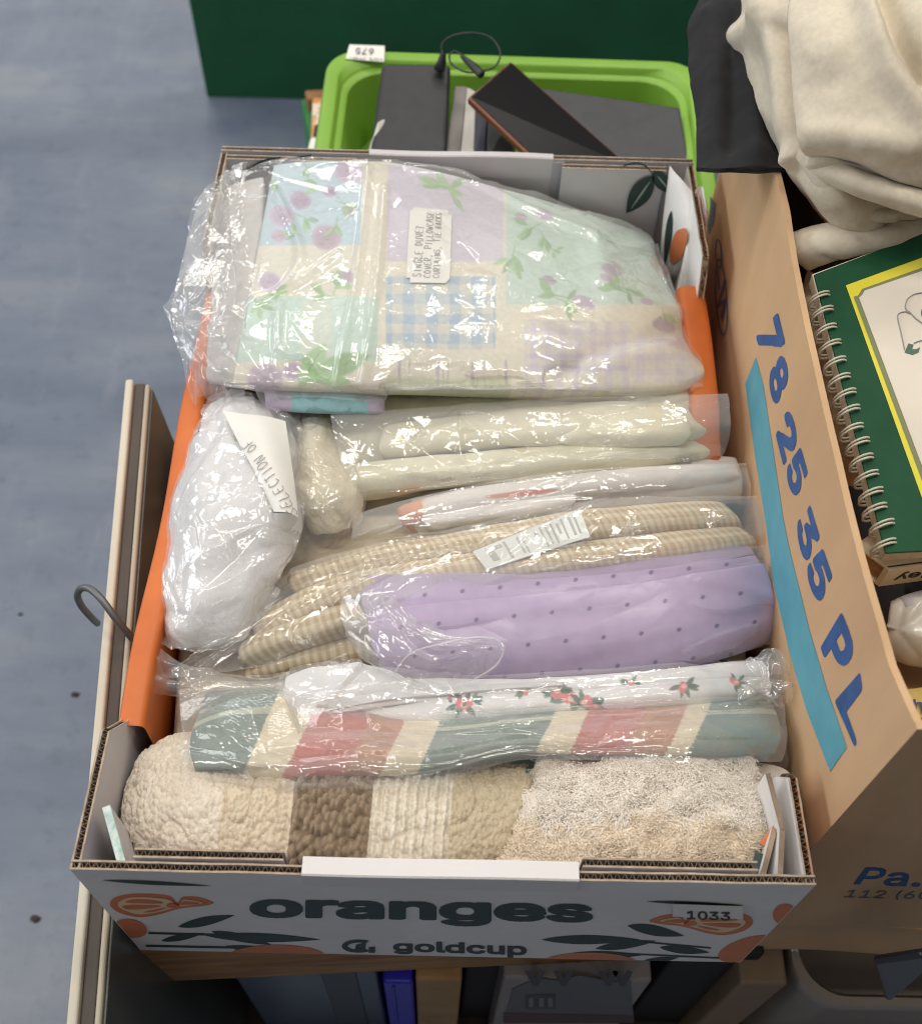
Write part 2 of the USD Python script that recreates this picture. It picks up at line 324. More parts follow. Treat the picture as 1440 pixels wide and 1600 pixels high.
# ------------------------------------------------------------------ floor
def floor_mat():
    n = {'g': ('texture_coordinate', {}), 'm1': ('mapping', {'scale': (1, 3, 1)}), 'm2': ('mapping', {'scale': (4, 1, 1), 'rotation': (0, 0, .25)}),
         't1': ('noise_texture', {'scale': 1.6, 'detail': 6, 'roughness': .65}), 't2': ('noise_texture', {'scale': 3.0, 'detail': 7, 'roughness': .7}), 't3': ('noise_texture', {'scale': 26, 'detail': 5, 'roughness': .75}),
         'r1': ('rgb_ramp', {'ramp': [(.3, col(94, 106, 125)), (.5, col(114, 124, 141)), (.72, col(138, 143, 151))]}),
         'r2': ('rgb_ramp', {'ramp': [(.56, (0, 0, 0)), (.74, (.5, .5, .5))]}), 'x1': ('mix_color', {'b': col(146, 150, 160)}),
         'r3': ('rgb_ramp', {'ramp': [(.3, (.74, .74, .76)), (.46, (1, 1, 1))]}), 'x2': ('mix_color', {'blend_type': 'multiply', 'fac': .8}),
         'rr': ('rgb_ramp', {'ramp': [(.3, (.34, .34, .34)), (.7, (.52, .52, .52))]}), 'b': ('bump', {'strength': .15, 'distance': .001}),
         'p': ('principled_bsdf', {'specular_ior_level': .55})}
    l = [('g.object', 'm1.vector'), ('g.object', 'm2.vector'), ('m1.vector', 't1.vector'), ('m2.vector', 't2.vector'), ('g.object', 't3.vector'), ('t1.fac', 'r1.fac'), ('t2.fac', 'r2.fac'), ('r1.color', 'x1.a'), ('r2.color', 'x1.fac'),
         ('t3.fac', 'r3.fac'), ('x1.result', 'x2.a'), ('r3.color', 'x2.b'), ('x2.result', 'p.base_color'), ('t2.fac', 'rr.fac'), ('rr.color', 'p.roughness'), ('t3.fac', 'b.height'), ('b.normal', 'p.normal')]
    return usdkit.material(stage, '/World/Looks/blue_grey_floor', n, l, surface='p.BSDF')
add('/World', 'floor', (np.array([[-6, -5, 0], [6, -5, 0], [6, 8, 0], [-6, 8, 0]], float), np.array([[0, 1, 2], [0, 2, 3]])), floor_mat(), kind='structure')
CRUMB = mat('dark_crumb', col(70, 52, 46), .9)
def crumb(px, py, r, label, seed):
    m = trimesh.creation.icosphere(2, r); v = m.vertices * [1.3, .9, .4]; v *= (.7 + .7 * fbm(v / r * 1.5 + seed, 2))[:, None]; m.vertices = v + P(px, py, -RIM) + [0, 0, r * .25]
    add('/World', 'crumb', m, CRUMB, True, label=label, cat='crumb')
crumb(118, 1086, .004, 'small brown crumb on the blue floor beside the grey wire hook', 1)
crumb(32, 960, .0025, 'tiny dark speck of dirt on the blue floor at the left edge', 2)
crumb(56, 1436, .0045, 'dark dried crumb on the floor left of the oranges carton front', 3)
GREENB = mat('dark_green_board', col(22, 92, 57), .75, col(15, 78, 46), 5, detail=8, bump=.2, bscale=900, bdist=.0004)
o = P(325, 151, -RIM)
gp = thing('green_screen_board', 'large dark green board standing on the floor behind the light green tray', 'board', o)
add(gp, 'panel', rbox(o[0] - .002, o[0] + 1.6, o[1], o[1] + .03, -RIM, .15, .002), GREENB)

# ------------------------------------------------------------------ oranges carton
XL, XR, YB, ZB, T = -.203, .205, .601, -.185, .0050
_bl, _br = P(346, 231, 0), P(1082, 246, 0)
YB = float((_bl[1] + _br[1]) / 2); XLB, XRB = float(_bl[0]), float(_br[0])
ct = thing('oranges_carton', 'white printed oranges carton with orange sides, full of bagged bedding', 'carton', (0, .3, RIM + ZB))
CUTM = mat('cut_board_edge', col(192, 174, 154), .85, col(160, 140, 120), 120)
def corr(parent, name, p, q, z0, z1, n, t=T, outer=LINER, inner=LINER, pitch=.0042, sub=True, top=None):
    """corrugated wall from p to q (xy), outer face along p-q, thickness towards n: two liners and a wave between them. top: optional fn(s)->z of the upper edge"""
    p, q, n = (np.array(a, float) for a in (p, q, n)); L = np.linalg.norm(q - p); l = .0007
    def sheet_(o0, o1, inset=0):
        s = np.linspace(0, 1, 60); zt = np.array([(top(x) if top else z1) for x in s]) - inset
        v = []
        for k in range(60):
            b = p + (q - p) * s[k]
            for o in (o0, o1):
                for z in (z0, zt[k]): v.append([*(b + n * o), z + RIM])
        f = []
        for k in range(59):
            a, b = 4 * k, 4 * k + 4
            f += [(a, a + 1, b + 1), (a, b + 1, b), (a + 2, b + 2, b + 3), (a + 2, b + 3, a + 3), (a + 1, a + 3, b + 3), (a + 1, b + 3, b + 1)]
        f += [(0, 2, 3), (0, 3, 1), (236, 237, 239), (236, 239, 238)]
        v = np.array(v); i = np.arange(60) * 4; cv = np.vstack([v[i + 1], v[i + 3]]) + [0, 0, .00025]; cv[:60, :2] -= n * .0002; cv[60:, :2] += n * .0002
        cf = np.vstack([np.c_[np.arange(59), np.arange(1, 60), np.arange(61, 120)], np.c_[np.arange(59), np.arange(61, 120), np.arange(60, 119)]]); CUT.append((cv, cf))
        return v, np.array(f)
    CUT = []; w = add(parent, name, sheet_(0, l), outer); add(w, 'inner_liner', sheet_(t - l, t), inner)
    k = int(L / pitch * 10); s = np.linspace(0.004, .996, k); off = t / 2 + (t / 2 - l * 1.2) * np.sin(s * L / pitch * 2 * np.pi)
    jag = .0004 * (noise(np.c_[s * L / .006, s * 0, s * 0], 3) - .5)
    b = p + (q - p) * s[:, None]; v = []
    for j in range(k):
        zt = (top(s[j]) if top else z1) - .0006 + jag[j]
        for o in (off[j] - .00025, off[j] + .00025):
            for z in (zt - .03, zt): v.append([*(b[j] + n * o), z + RIM])
    f = []
    for j in range(k - 1):
        a, c = 4 * j, 4 * j + 4
        f += [(a, a + 1, c + 1), (a, c + 1, c), (a + 2, c + 2, c + 3), (a + 2, c + 3, a + 3), (a + 1, a + 3, c + 3), (a + 1, c + 3, c + 1)]
    add(w, 'flute', (np.array(v), np.array(f)), KRAFTD); add(w, 'cut_edge', cat_(*CUT), CUTM)
    return w
add(ct, 'bottom', bx(XL + T, XR - T, T, YB - T, ZB, ZB + .006), KRAFT)
front = corr(ct, 'front_wall', (XL, 0), (XR, 0), ZB, 0, (0, 1), outer=WHITEB, top=lambda s: -.0012 * math.sin(math.pi * s) + .0022 * (fbm(np.array([[s * 26, 0, 0]]), 3, 2)[0] - .5))
corr(ct, 'back_wall', (XLB, YB), (XRB, YB), ZB, 0, (0, -1), inner=LINER)
# folded white tabs over the middle of front and back walls
def tabm(x0, x1, y0, y1):
    xs = np.linspace(x0, x1, 14); v = []
    for x in xs:
        w = .0008 * math.sin(x * 40)
        for y, z in ((y0, -.02), (y0, .0008 + w), (y0 + .001, .0016 + w), (y1 - .001, .0016 + w), (y1, .0008 + w), (y1, -.03)): v.append((x, y, z + RIM))
    return np.array(v), np.vstack([gridfaces(14, 6)])
a, b = P(470, 1380), P(905, 1392)
add(ct, 'front_tab', tabm(a[0], b[0], -.0012, .0095), mat('tab_card', col(226, 222, 221), .6), label='white folded tab over the middle of the front wall')
a, b = P(577, 236), P(864, 240)
add(ct, 'back_tab', tabm(a[0], b[0], YB - .006, YB + .0010), LINER)
# second panels just inside the front wall
for x0, x1 in ((P(206, 1345)[0], P(440, 1370)[0]), (P(912, 1390)[0], P(1190, 1400)[0])):
    corr(ct, 'inner_flap', (x0, .0075), (x1, .0075), -.10, -.001, (0, 1))
for x0, x1 in ((P(352, 245)[0], P(556, 245)[0]), (P(878, 245)[0], P(1040, 250)[0])):
    corr(ct, 'inner_flap', (x0, YB - .008), (x1, YB - .008), -.12, -.002, (0, -1))
add(ct, 'tape_strip', bx(*(sorted((PY(862, 260, YB - .006)[0], PY(882, 260, YB - .006)[0]))), YB - .0062, YB - .0052, -.10, -.002), mat('grey_tape', col(172, 170, 176), .35))
# side walls with high ends and a low middle
def side_top(s):
    y = s * YB; e = .045
    if y < .084: return -.001 - .004 * (y / .084)
    if y < .108: return -.005 - (e - .005) * ((y - .084) / .024) ** .8
    if y < .468: return -e
    if y < .484: return -e + (e - .002) * ((y - .468) / .016) ** 1.2
    return -.002 + .003 * (fbm(np.array([[s * 40, 0, 0]]), 2, 6)[0] - .5)
side_r = lambda s: (side_top(s) - .05 * float(np.clip((.40 - s * YB) / .12, 0, 1))) if s * YB > .1 else -.002 - .09 * float(np.clip((s * YB - .064) / .02, 0, 1)) ** 1.3
corr(ct, 'side_wall', (XL, 0.001), (XLB, YB - .001), ZB, 0, (1, 0), outer=LINER, inner=LINER, top=side_top)
corr(ct, 'side_wall', (XR, 0.001), (XRB, YB - .001), ZB, 0, (-1, 0), outer=ORANGE, inner=WHITEB, top=side_r)
def cuff(x0, x1, y0, y1, z, xb=0.0):
    """folded-over rounded upper edge of a side wall"""
    ys = np.linspace(y0, y1, 40); g = []
    a = np.r_[np.linspace(np.pi, 0, 9)]
    for i, y in enumerate(ys):
        zz = 0 if callable(z) else z + .002 * (fbm(np.array([[y * 12, x0 * 10, 0]]), 2, 4)[0] - .5); w = .0012 * math.sin(y * 31)
        sx = xb * y / YB; zz = (z(y) if callable(z) else z) + (zz - z if not callable(z) else .0); c, r = (x0 + x1) / 2 + sx, (x1 - x0) / 2
        row = [(x0 + sx - .0004, y, zz - .10)] + [(c + w + r * np.sign(math.cos(t)) * abs(math.cos(t)) ** .6, y, zz + .006 * math.sin(t) ** .8 - .006) for t in a] + [(x1 + sx, y, zz - .12)]
        g.append(row)
    g = np.array(g); g[..., 2] += RIM
    return g.reshape(-1, 3), np.vstack([gridfaces(*g.shape[:2])])
add(ct, 'orange_cuff', cuff(XL - .002, XL + .015, .10, .474, -.037, XLB - XL), ORANGE, smooth=50, label='orange folded upper edge of the left side')
add(ct, 'orange_cuff', cuff(XR - .020, XR + .002, .10, .486, lambda y: -.032 - .058 * float(np.clip((.37 - y) / .12, 0, 1)), XRB - XR), ORANGE, smooth=50, label='orange folded upper edge of the right side')
# corner braces
def board(parent, name, a, b, h, material, edge=KRAFTD, t=.003, label=None):
    """standing card from a to b (upper edge, 3-d points), height h, with a paler face and a brown upper edge"""
    a, b = np.array(a, float), np.array(b, float); d = b - a; n = np.array([d[1], -d[0], 0]); n /= np.linalg.norm(n)
    q = [a, b, b + n * t, a + n * t]; lo = [p - [0, 0, h] for p in q]; v = np.array(q + lo)
    f = np.array([(0, 1, 5), (0, 5, 4), (1, 2, 6), (1, 6, 5), (2, 3, 7), (2, 7, 6), (3, 0, 4), (3, 4, 7), (4, 5, 6), (4, 6, 7)])
    p = add(parent, name, (v, f), material, label=label); e = .0004
    add(p, 'cut_edge', (np.array([x + [0, 0, .0003] for x in q]), np.array([(0, 1, 2), (0, 2, 3)])), edge); return p
board(ct, 'corner_brace', P(172, 1258, 0), P(196, 1345, -.002), .12, LINER, edge=mat('teal_white_edge', col(226, 232, 228), .6, col(150, 190, 180), 160), t=.0045)
board(ct, 'corner_brace', P(1226, 1298, -.004), P(1222, 1380, -.004), .09, WHITEB)
board(ct, 'corner_brace', P(1214, 1296, -.010), P(1192, 1384, -.012), .08, WHITEB)
ip = board(ct, 'inner_corner_panel', P(1203, 1208, -.004), P(1226, 1296, -.004), .09, WHITEB, label='white inner panel at the front right corner')
add(ct, 'printed_orange', slab4([P(1186, 1318, -.02), P(1196, 1325, -.02), P(1214, 1297, -.012), P(1208, 1290, -.012)], .0006, .0002), ORANGED)
add(ct, 'printed_leaf', slab4([P(1172, 1372, -.02), P(1190, 1374, -.02), P(1196, 1336, -.018), P(1180, 1330, -.018)], .0006, .0002), GREENINK)
# curved white corner at the far right with printed leaf and orange
br = patch([[(1046, 258, 0), (1060, 275, 0), (1082, 300, -.004)], [(1038, 320, -.03), (1056, 345, -.03), (1078, 372, -.028)], [(1030, 425, -.09), (1040, 432, -.09), (1052, 440, -.09)]], 16, 18)
m, _ = puff(br, .0018, pu=30, pv=30); cb = add(ct, 'corner_fold', m, WHITEB, smooth=40, label='torn white corner fold with printed orange at the far right')
br2 = patch([[(1086, 296, -.001), (1096, 290, -.001), (1104, 330, -.002)], [(1074, 370, -.03), (1084, 372, -.03), (1098, 392, -.03)], [(1052, 470, -.075), (1064, 470, -.075), (1080, 475, -.075)]], 14, 18)
m, _ = puff(br2, .0018, pu=30, pv=30); cb2 = add(ct, 'corner_fold', m, WHITEB, smooth=40, label='white torn strip beside the right side wall')
def patchprint(parent, name, G, uvpts, material, lift=.0026):
    """a print on a patch: polygon in (u, v)"""
    nv, nu = G.shape[:2]; n = gnormal(G); pg = Polygon(uvpts).buffer(0); g = 26; x0, y0, x1, y1 = pg.bounds
    tri = [];
    m = trimesh.creation.triangulate_polygon(pg, engine='earcut'); v, f = trimesh.remesh.subdivide_to_size(np.c_[m[0], np.zeros(len(m[0]))], m[1], .08)
    from scipy.ndimage import map_coordinates
    cc = np.array([np.clip(v[:, 1], 0, 1) * (nv - 1), np.clip(v[:, 0], 0, 1) * (nu - 1)])
    S = np.stack([map_coordinates(G[..., k], cc, order=1) + lift * map_coordinates(n[..., k], cc, order=1) for k in range(3)], -1)
    return add(parent, name, (S, f), material)
patchprint(cb, 'printed_orange', br, curve([(.62, .42), (.95, .30), (.98, .6), (.75, .78), (.5, .7)], 6, True), ORANGED)
patchprint(cb, 'printed_leaf', br, leafpts((.35, .30), (.33, .92), .13), GREENINK)
# prints on the front wall (flat ink on the card)
FRN = lambda px, py: PY(px, py, 0.0)
fo = FRN(690, 1440); FFR = (fo + np.array([0, -.0001, 0]), np.array([1., 0, 0]), np.array([0, 0, 1.]), np.array([0, -1., 0]))
wall_sh = sbox(XL - fo[0] + .001, ZB + RIM - fo[2] + .001, XR - fo[0] - .001, RIM - fo[2] - .002)
KP = [0]
def fprint(name, pts, material, layer=0, parent=None, clip=True):
    q = Polygon([((FRN(*p) - fo)[0], (FRN(*p) - fo)[2]) for p in pts]).buffer(0)
    q = q.intersection(wall_sh)
    KP[0] += 1; fr = (FFR[0] + FFR[3] * (.0003 * layer + .00001 * KP[0]), *FFR[1:]); return add(parent or front, name, flatpoly(q, fr, .00005), material)
def ell(cx, cy, rx, ry, a=0, n=36):
    t = np.linspace(0, 2 * np.pi, n, endpoint=False); x, y = rx * np.cos(t), ry * np.sin(t); a = math.radians(a)
    return np.c_[cx + x * math.cos(a) - y * math.sin(a), cy + x * math.sin(a) + y * math.cos(a)]
def slice_(cx, cy, s):
    """half an orange with segments, the cut side up; s = +1 or -1 mirrors it"""
    X = lambda pts: curve([(cx + s * x, cy + y) for x, y in pts], 5, True)
    fprint('orange_slice', X([(82, -3), (60, -12), (34, -13), (25, -4), (10, -15), (-40, -18), (-72, -12), (-80, 0), (-66, 12), (-36, 19), (-8, 16), (20, 8), (40, 4), (62, 2)]), ORANGED)
    fprint('orange_slice', X([(66, -4), (36, -9), (26, 0), (8, -10), (-40, -13), (-62, -8), (-68, 0), (-56, 8), (-34, 14), (-8, 11), (20, 4), (40, 0)]), CREAMINK, 1)
    for seg in ([(-56, -6), (-40, -10), (-10, -8), (2, -4), (-30, -4)], [(-60, 0), (-34, -1), (0, 0), (-30, 5), (-54, 5)], [(-28, 10), (-6, 5), (8, 3), (-10, 9)], [(14, -5), (30, 1), (20, 3), (8, 1)], [(36, -7), (60, -4), (40, -2), (30, -2)]):
        fprint('slice_segment', X(seg), ORANGED, 2)
slice_(252, 1414, 1); slice_(1096, 1442, -1)
for a_, b_, w in (((278, 1448), (366, 1430), 7), ((322, 1462), (500, 1468), 7), ((330, 1455), (424, 1476), 6), ((252, 1470), (318, 1458), 5), ((352, 1478), (500, 1496), 6), ((160, 1375), (330, 1384), 3),
                  ((846, 1468), (1000, 1468), 7), ((980, 1446), (1068, 1462), 8), ((930, 1482), (1025, 1470), 6), ((1030, 1480), (1108, 1488), 6), ((880, 1492), (1004, 1492), 6), ((1010, 1408), (1160, 1414), 2.5), ((1000, 1503), (1060, 1496), 4)):
    fprint('printed_leaf', leafpts(a_, b_, w), GREENINK)
for pts in ([(232, 1456), (420, 1461), (420, 1464), (232, 1459)], [(228, 1476), (420, 1480), (420, 1483), (228, 1479)], [(1000, 1470), (1110, 1480), (1110, 1482), (1000, 1472)], [(960, 1488), (1130, 1496), (1130, 1498), (960, 1490)]):
    fprint('printed_stem', pts, GREENINK)
fprint('printed_orange', ell(204, 1450, 26, 14, 12), ORANGED); fprint('printed_orange', ell(432, 1496, 78, 20), ORANGED); fprint('printed_orange', ell(920, 1506, 76, 18), ORANGED); fprint('printed_orange', ell(1168, 1482, 48, 17, -16), ORANGED); fprint('printed_orange', ell(1225, 1428, 18, 16, -20), ORANGED)
FQ = lambda *q: [FRN(*p) + np.array([0, 0, 0]) for p in q]
text_on(front, 'oranges_lettering', 'oranges', FQ((390, 1442), (926, 1450), (926, 1412), (390, 1404)), GREENINK, bold=True, grow=.035, lift=.0004, th=.00005)
text_on(front, 'goldcup_lettering', 'goldcup', FQ((614, 1490), (823, 1497), (823, 1474), (614, 1470)), GREENINK, bold=True, grow=.02, lift=.0004, th=.00005)
arc = [(560 + 26 * math.cos(t), 1478 + 10 * math.sin(t)) for t in np.linspace(-.9, -5.4, 20)]
arc2 = [(560 + 17 * math.cos(t), 1478 + 6 * math.sin(t)) for t in np.linspace(-5.4, -.9, 20)]
fprint('printed_emblem', arc + arc2, GREENINK); fprint('printed_emblem', [(556, 1476), (572, 1472), (570, 1484), (554, 1484)], GREENINK); fprint('printed_emblem', [(576, 1480), (586, 1479), (586, 1488), (576, 1488)], GREENINK)
fprint('printed_band', [(590, 1492), (784, 1497), (784, 1508), (590, 1505)], mat('grey_blue_ink', col(150, 156, 176), .6))
lot = fprint('lot_sticker', [(1050, 1408), (1160, 1412), (1160, 1432), (1050, 1428)], PAPER, 4)
text_on(lot, 'lot_number', '1033', FQ((1072, 1431), (1140, 1433), (1140, 1420), (1072, 1418)), BLACKINK, bold=True, lift=.0022, th=.00005)
# leaf prints inside the back wall
BKF = lambda px, py: PY(px, py, YB - .0140)
bfr = planeframe(BKF, (950, 300), (1000, 300), (950, 340), .0006)
def bprint(name, pts, m_, k=0): add(ct, name, flatpoly(Polygon(onplane((bfr[0] + bfr[3] * .0004 * k, *bfr[1:]), BKF, pts)).buffer(0), (bfr[0] + bfr[3] * .0004 * k, *bfr[1:]), .00005), m_)
bprint('printed_leaf', leafpts((1020, 274), (978, 332), 16), GREENINK); bprint('printed_leaf', leafpts((1020, 266), (1050, 302), 12), GREENINK)
bprint('leaf_vein', leafpts((1016, 280), (984, 326), 1.6), LEAFLINE, 2); bprint('leaf_vein', leafpts((1026, 272), (1046, 296), 1.4), LEAFLINE, 2)
st = curve([(974, 256), (996, 252), (1012, 260), (1022, 276)], 6); bprint('printed_stem', np.vstack([st, (st + [0, 3])[::-1]]), GREENINK)
bprint('printed_leaf', leafpts((380, 282), (440, 244), 13), GREENINK); bprint('printed_leaf', leafpts((376, 290), (404, 262), 16), GREENINK)
st = curve([(420, 256), (452, 246), (486, 240)], 6); bprint('printed_stem', np.vstack([st, (st + [0, 3])[::-1]]), GREENINK)

# ------------------------------------------------------------------ wooden crate under the carton
WOODC = mat('old_wood', col(176, 132, 84), .7, col(128, 90, 54), 6, stretch=(1.2, 9, 9), detail=6, bump=.35, bscale=40, bdist=.001)
A = PY(223, 1487, 0.0015); c0 = P(250, 1535, -.288); c1 = P(745, 1512, -.288); dx = c1 - c0; dx /= np.linalg.norm(dx); dy = np.array([-dx[1], dx[0], 0])
wc = thing('wooden_crate', 'worn brown wooden crate carrying the oranges carton', 'crate', c0 - [0, 0, .004])
def obox(o, ex, ey, lx, ly, z0, z1, r=.002):
    pts = [o[:2] + ex[:2] * a + ey[:2] * b for a in (r, lx - r) for b in (r, ly - r)]
    return hull([(p[0], p[1], z + RIM) for p in pts for z in (z0 + r, z1 - r)], r)
ez = .0985 / 2
for k in range(2): add(wc, 'board', obox(c0, dx, dy, .40, .018, -.288 + k * ez, -.288 + (k + 1) * ez - .0016), WOODC)
for k in range(2):
    add(wc, 'board', obox(c0 + dx * .0002 + dy * .0185, dy, -dx, .5, -.018, -.288 + k * ez, -.288 + (k + 1) * ez - .0016), WOODC)
    add(wc, 'board', obox(c0 + dx * .382 + dy * .0185, dy, -dx, .5, -.018, -.288 + k * ez, -.288 + (k + 1) * ez - .0016), WOODC)
add(wc, 'board', obox(c0 + dy * .519, dx, dy, .40, .018, -.288, -.1895), WOODC)

# ------------------------------------------------------------------ low shelf with the things below
DARKW = mat('dark_shelf_wood', col(58, 46, 38), .7, col(44, 34, 28), 8, stretch=(1, 8, 8))
sh = thing('low_shelf', 'dark wooden shelf board near the floor under the crate and boxes', 'shelf', (.1, .25, 0))
add(sh, 'shelf_board', rbox(-.19, .62, -.02, .62, -.60, -.575, .002), DARKW)
for x in (-.17, .58):
    for y in (.0, .58): add(sh, 'leg', rbox(x, x + .03, y, y + .03, -RIM, -.601, .002), DARKW)
def lower(name, label, cat, xa, xb, y, ztop, m_, depth=.16, r=.003, group=None):
    a, b = PY(xa, 1560, y)[0], PY(xb, 1560, y)[0]
    p = thing(name, label, cat, ((a + b) / 2, y + depth / 2, RIM - .575), group); add(p, 'cover' if 'book' in cat else 'body', rbox(a, b, y, y + depth, -.575, ztop, r), m_); return p, a, b
GREYGL = mat('grey_blue_gloss', col(92, 104, 122), .25, col(80, 92, 112), 12)
p, a, b = lower('plastic_case', 'glossy grey blue case under the crate, left of the blue folder', 'case', 386, 596, .012, -.292, GREYGL)
add(p, 'dark_band', rbox(PY(515, 1560, .012)[0], PY(566, 1560, .012)[0], .0105, .05, -.574, -.2925, .001), mat('slate_plastic', col(58, 64, 74), .4))
p, a, b = lower('ring_binder', 'bright blue binder standing below the crate beside the tan book', 'binder', 601, 646, .004, -.295, mat('bright_blue', col(42, 40, 190), .35))
add(p, 'spine_ridge', rbox(a + .007, a + .009, .002, .0045, -.57, -.30, .0008), MATS['bright_blue'])
lower('tan_book', 'tan brown book spine between the blue binder and a dark gap', 'book', 650, 719, .006, -.29, mat('tan_cover', col(176, 138, 88), .6, col(160, 122, 76), 30))
p, a, b = lower('picture_book', 'pale grey book with drawn trees and a house roof below the carton', 'book', 779, 1000, .008, -.29, mat('pale_grey_cover', col(150, 144, 142), .5, col(140, 134, 134), 30), depth=.14)
LW = lambda px, py: PY(px, py, .0078)
lfr = planeframe(LW, (800, 1560), (900, 1560), (800, 1590), .0003)
def lprint(pts, m_, k=0): add(p, 'printed_picture', flatpoly(Polygon(onplane((lfr[0] + lfr[3] * .0003 * k, *lfr[1:]), LW, pts)).buffer(0), (lfr[0] + lfr[3] * .0003 * k, *lfr[1:]), .00005), m_)
GI = mat('grey_ink', col(104, 102, 106), .6); GI2 = mat('darker_grey_ink', col(74, 72, 78), .6)
lprint([(800, 1545), (840, 1528), (870, 1532), (905, 1524), (960, 1534), (985, 1530), (990, 1598), (786, 1598)], GI)
for x in (836, 880, 950, 972): lprint([(x - 4, 1540), (x - 16, 1516), (x - 8, 1516), (x, 1528), (x + 8, 1514), (x + 16, 1518), (x + 4, 1540)], GI2, 1)
lprint([(820, 1554), (868, 1552), (868, 1576), (820, 1576)], GI2, 1)
for x in (826, 842, 856): lprint([(x, 1558), (x + 7, 1558), (x + 7, 1572), (x, 1572)], mat('grey_ink_light', col(128, 126, 128), .6), 2)
lprint([(786, 1582), (990, 1586), (990, 1598), (786, 1598)], mat('brown_ink', col(90, 66, 58), .6), 1)
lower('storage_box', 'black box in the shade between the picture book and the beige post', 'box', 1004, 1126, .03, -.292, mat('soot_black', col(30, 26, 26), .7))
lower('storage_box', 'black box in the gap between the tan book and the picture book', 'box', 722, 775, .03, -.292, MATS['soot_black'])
lower('beige_folder', 'beige brown upright folder just right of the picture book', 'folder', 1134, 1206, .012, -.31, mat('beige_folder_card', col(140, 116, 92), .6, col(128, 104, 82), 20))
def rr(w, d, r, cx, cy, k=8):
    pts = []
    for sx, sy, a in ((1, 1, 0), (-1, 1, 90), (-1, -1, 180), (1, -1, 270)):
        for t in np.linspace(a, a + 90, k): pts.append((cx + sx * (w / 2 - r) + r * math.cos(math.radians(t)), cy + sy * (d / 2 - r) + r * math.sin(math.radians(t))))
    return np.array(pts)
rr2 = rr
# translucent tub with a grey bar at bottom right
TUB = mat('smoky_plastic', col(150, 140, 128), .3, col(136, 126, 116), 10)
o = PY(1330, 1560, -.0)
tb = thing('plastic_tub', 'smoky plastic tub below the brown box at the lower right corner', 'tub', (o[0] + .05, .1, RIM - .575))
a, b = PY(1262, 1560, .0)[0], PY(1262, 1560, .0)[0] + .30
g = []
for off, z in [(.012, -.575), (.004, -.40), (.001, -.335), (-.004, -.330), (-.005, -.318), (-.003, -.314), (.003, -.314), (.006, -.320), (.010, -.350), (.016, -.392), (.030, -.400), (.10, -.400)]:
    q = rr2(b - a - 2 * off, .24 - 2 * off, .035 - off * .3, (a + b) / 2, .122); q = np.vstack([q, q[:1]]); g.append(np.c_[q, np.full(len(q), z + RIM)])
g = np.array(g); add(tb, 'tub_body', (g.reshape(-1, 3), gridfaces(*g.shape[:2])), TUB, smooth=35)
add(tb, 'tub_bottom', (np.vstack([g[-1], g[-1].mean(0)[None]]), np.array([(i_, i_ + 1, len(g[-1])) for i_ in range(len(g[-1]) - 1)])), TUB)
add(tb, 'handle_bar', hull([PY(1372, 1500, -.012), PY(1388, 1556, -.012), PY(1440, 1510, -.014), PY(1440, 1490, -.014)], .003), mat('gunmetal', col(66, 68, 74), .3, metal=.6))

# ------------------------------------------------------------------ framed panel along the left
CREAMP = mat('cream_paint', col(216, 208, 190), .5, col(204, 196, 178), 30, stretch=(1, .2, 1)); BROWNP = mat('brown_edge', col(88, 78, 72), .6, col(76, 68, 62), 30, stretch=(1, .2, 1))
GLZ = mat('dark_glazing', col(84, 86, 84), .3, col(100, 100, 95), 3, spec=.3)
zt = -.12; n0, f0 = P(92, 1660, zt), P(192, 592, zt); d = f0 - n0; d /= np.linalg.norm(d); L = np.linalg.norm(f0 - n0); nx = np.array([d[1], -d[0], 0])
fr = thing('framed_picture', 'cream and brown edged framed picture with dark glossy face, standing left of the carton', 'picture', (n0 + f0) / 2 * [1, 1, 0])
lean = .06
def fstrip(o0, o1, ztop, zbot, t0=0.0, t1=L, r=.002):
    pts = []
    for s in (t0 + r, t1 - r):
        for o_ in (o0 + r, o1 - r):
            for z in (ztop - r, zbot + r):
                b_ = n0 + d * s + nx * (o_ + lean * (zt - z)); pts.append((b_[0], b_[1], z + RIM))
    return hull(pts, r)
add(fr, 'backing', fstrip(.0018, .0085, zt, -.755), CREAMP); add(fr, 'edge_band', fstrip(.0085, .0178, zt - .004, -.755, t1=L - .002), BROWNP); add(fr, 'moulding', fstrip(.0178, .0216, zt - .003, -.755, t1=L - .004), mat('dull_cream_paint', col(186, 176, 156), .5))
add(fr, 'glazing', fstrip(.0221, .0240, zt - .006, -.75, t1=L - .008, r=.0008), GLZ)
hk = [P(*p) for p in [(225, 1025, -.14), (208, 1000, -.118), (182, 968, -.100), (158, 936, -.092), (140, 920, -.094), (126, 920, -.10), (121, 932, -.108), (128, 948, -.118), (140, 962, -.128), (152, 974, -.15)]]
add('/World', 'wire_hook', tube(curve(hk, 6), .0027, 10), WIRE, True, label='bent grey wire hook looped over the top of the cream edged frame', cat='hook')

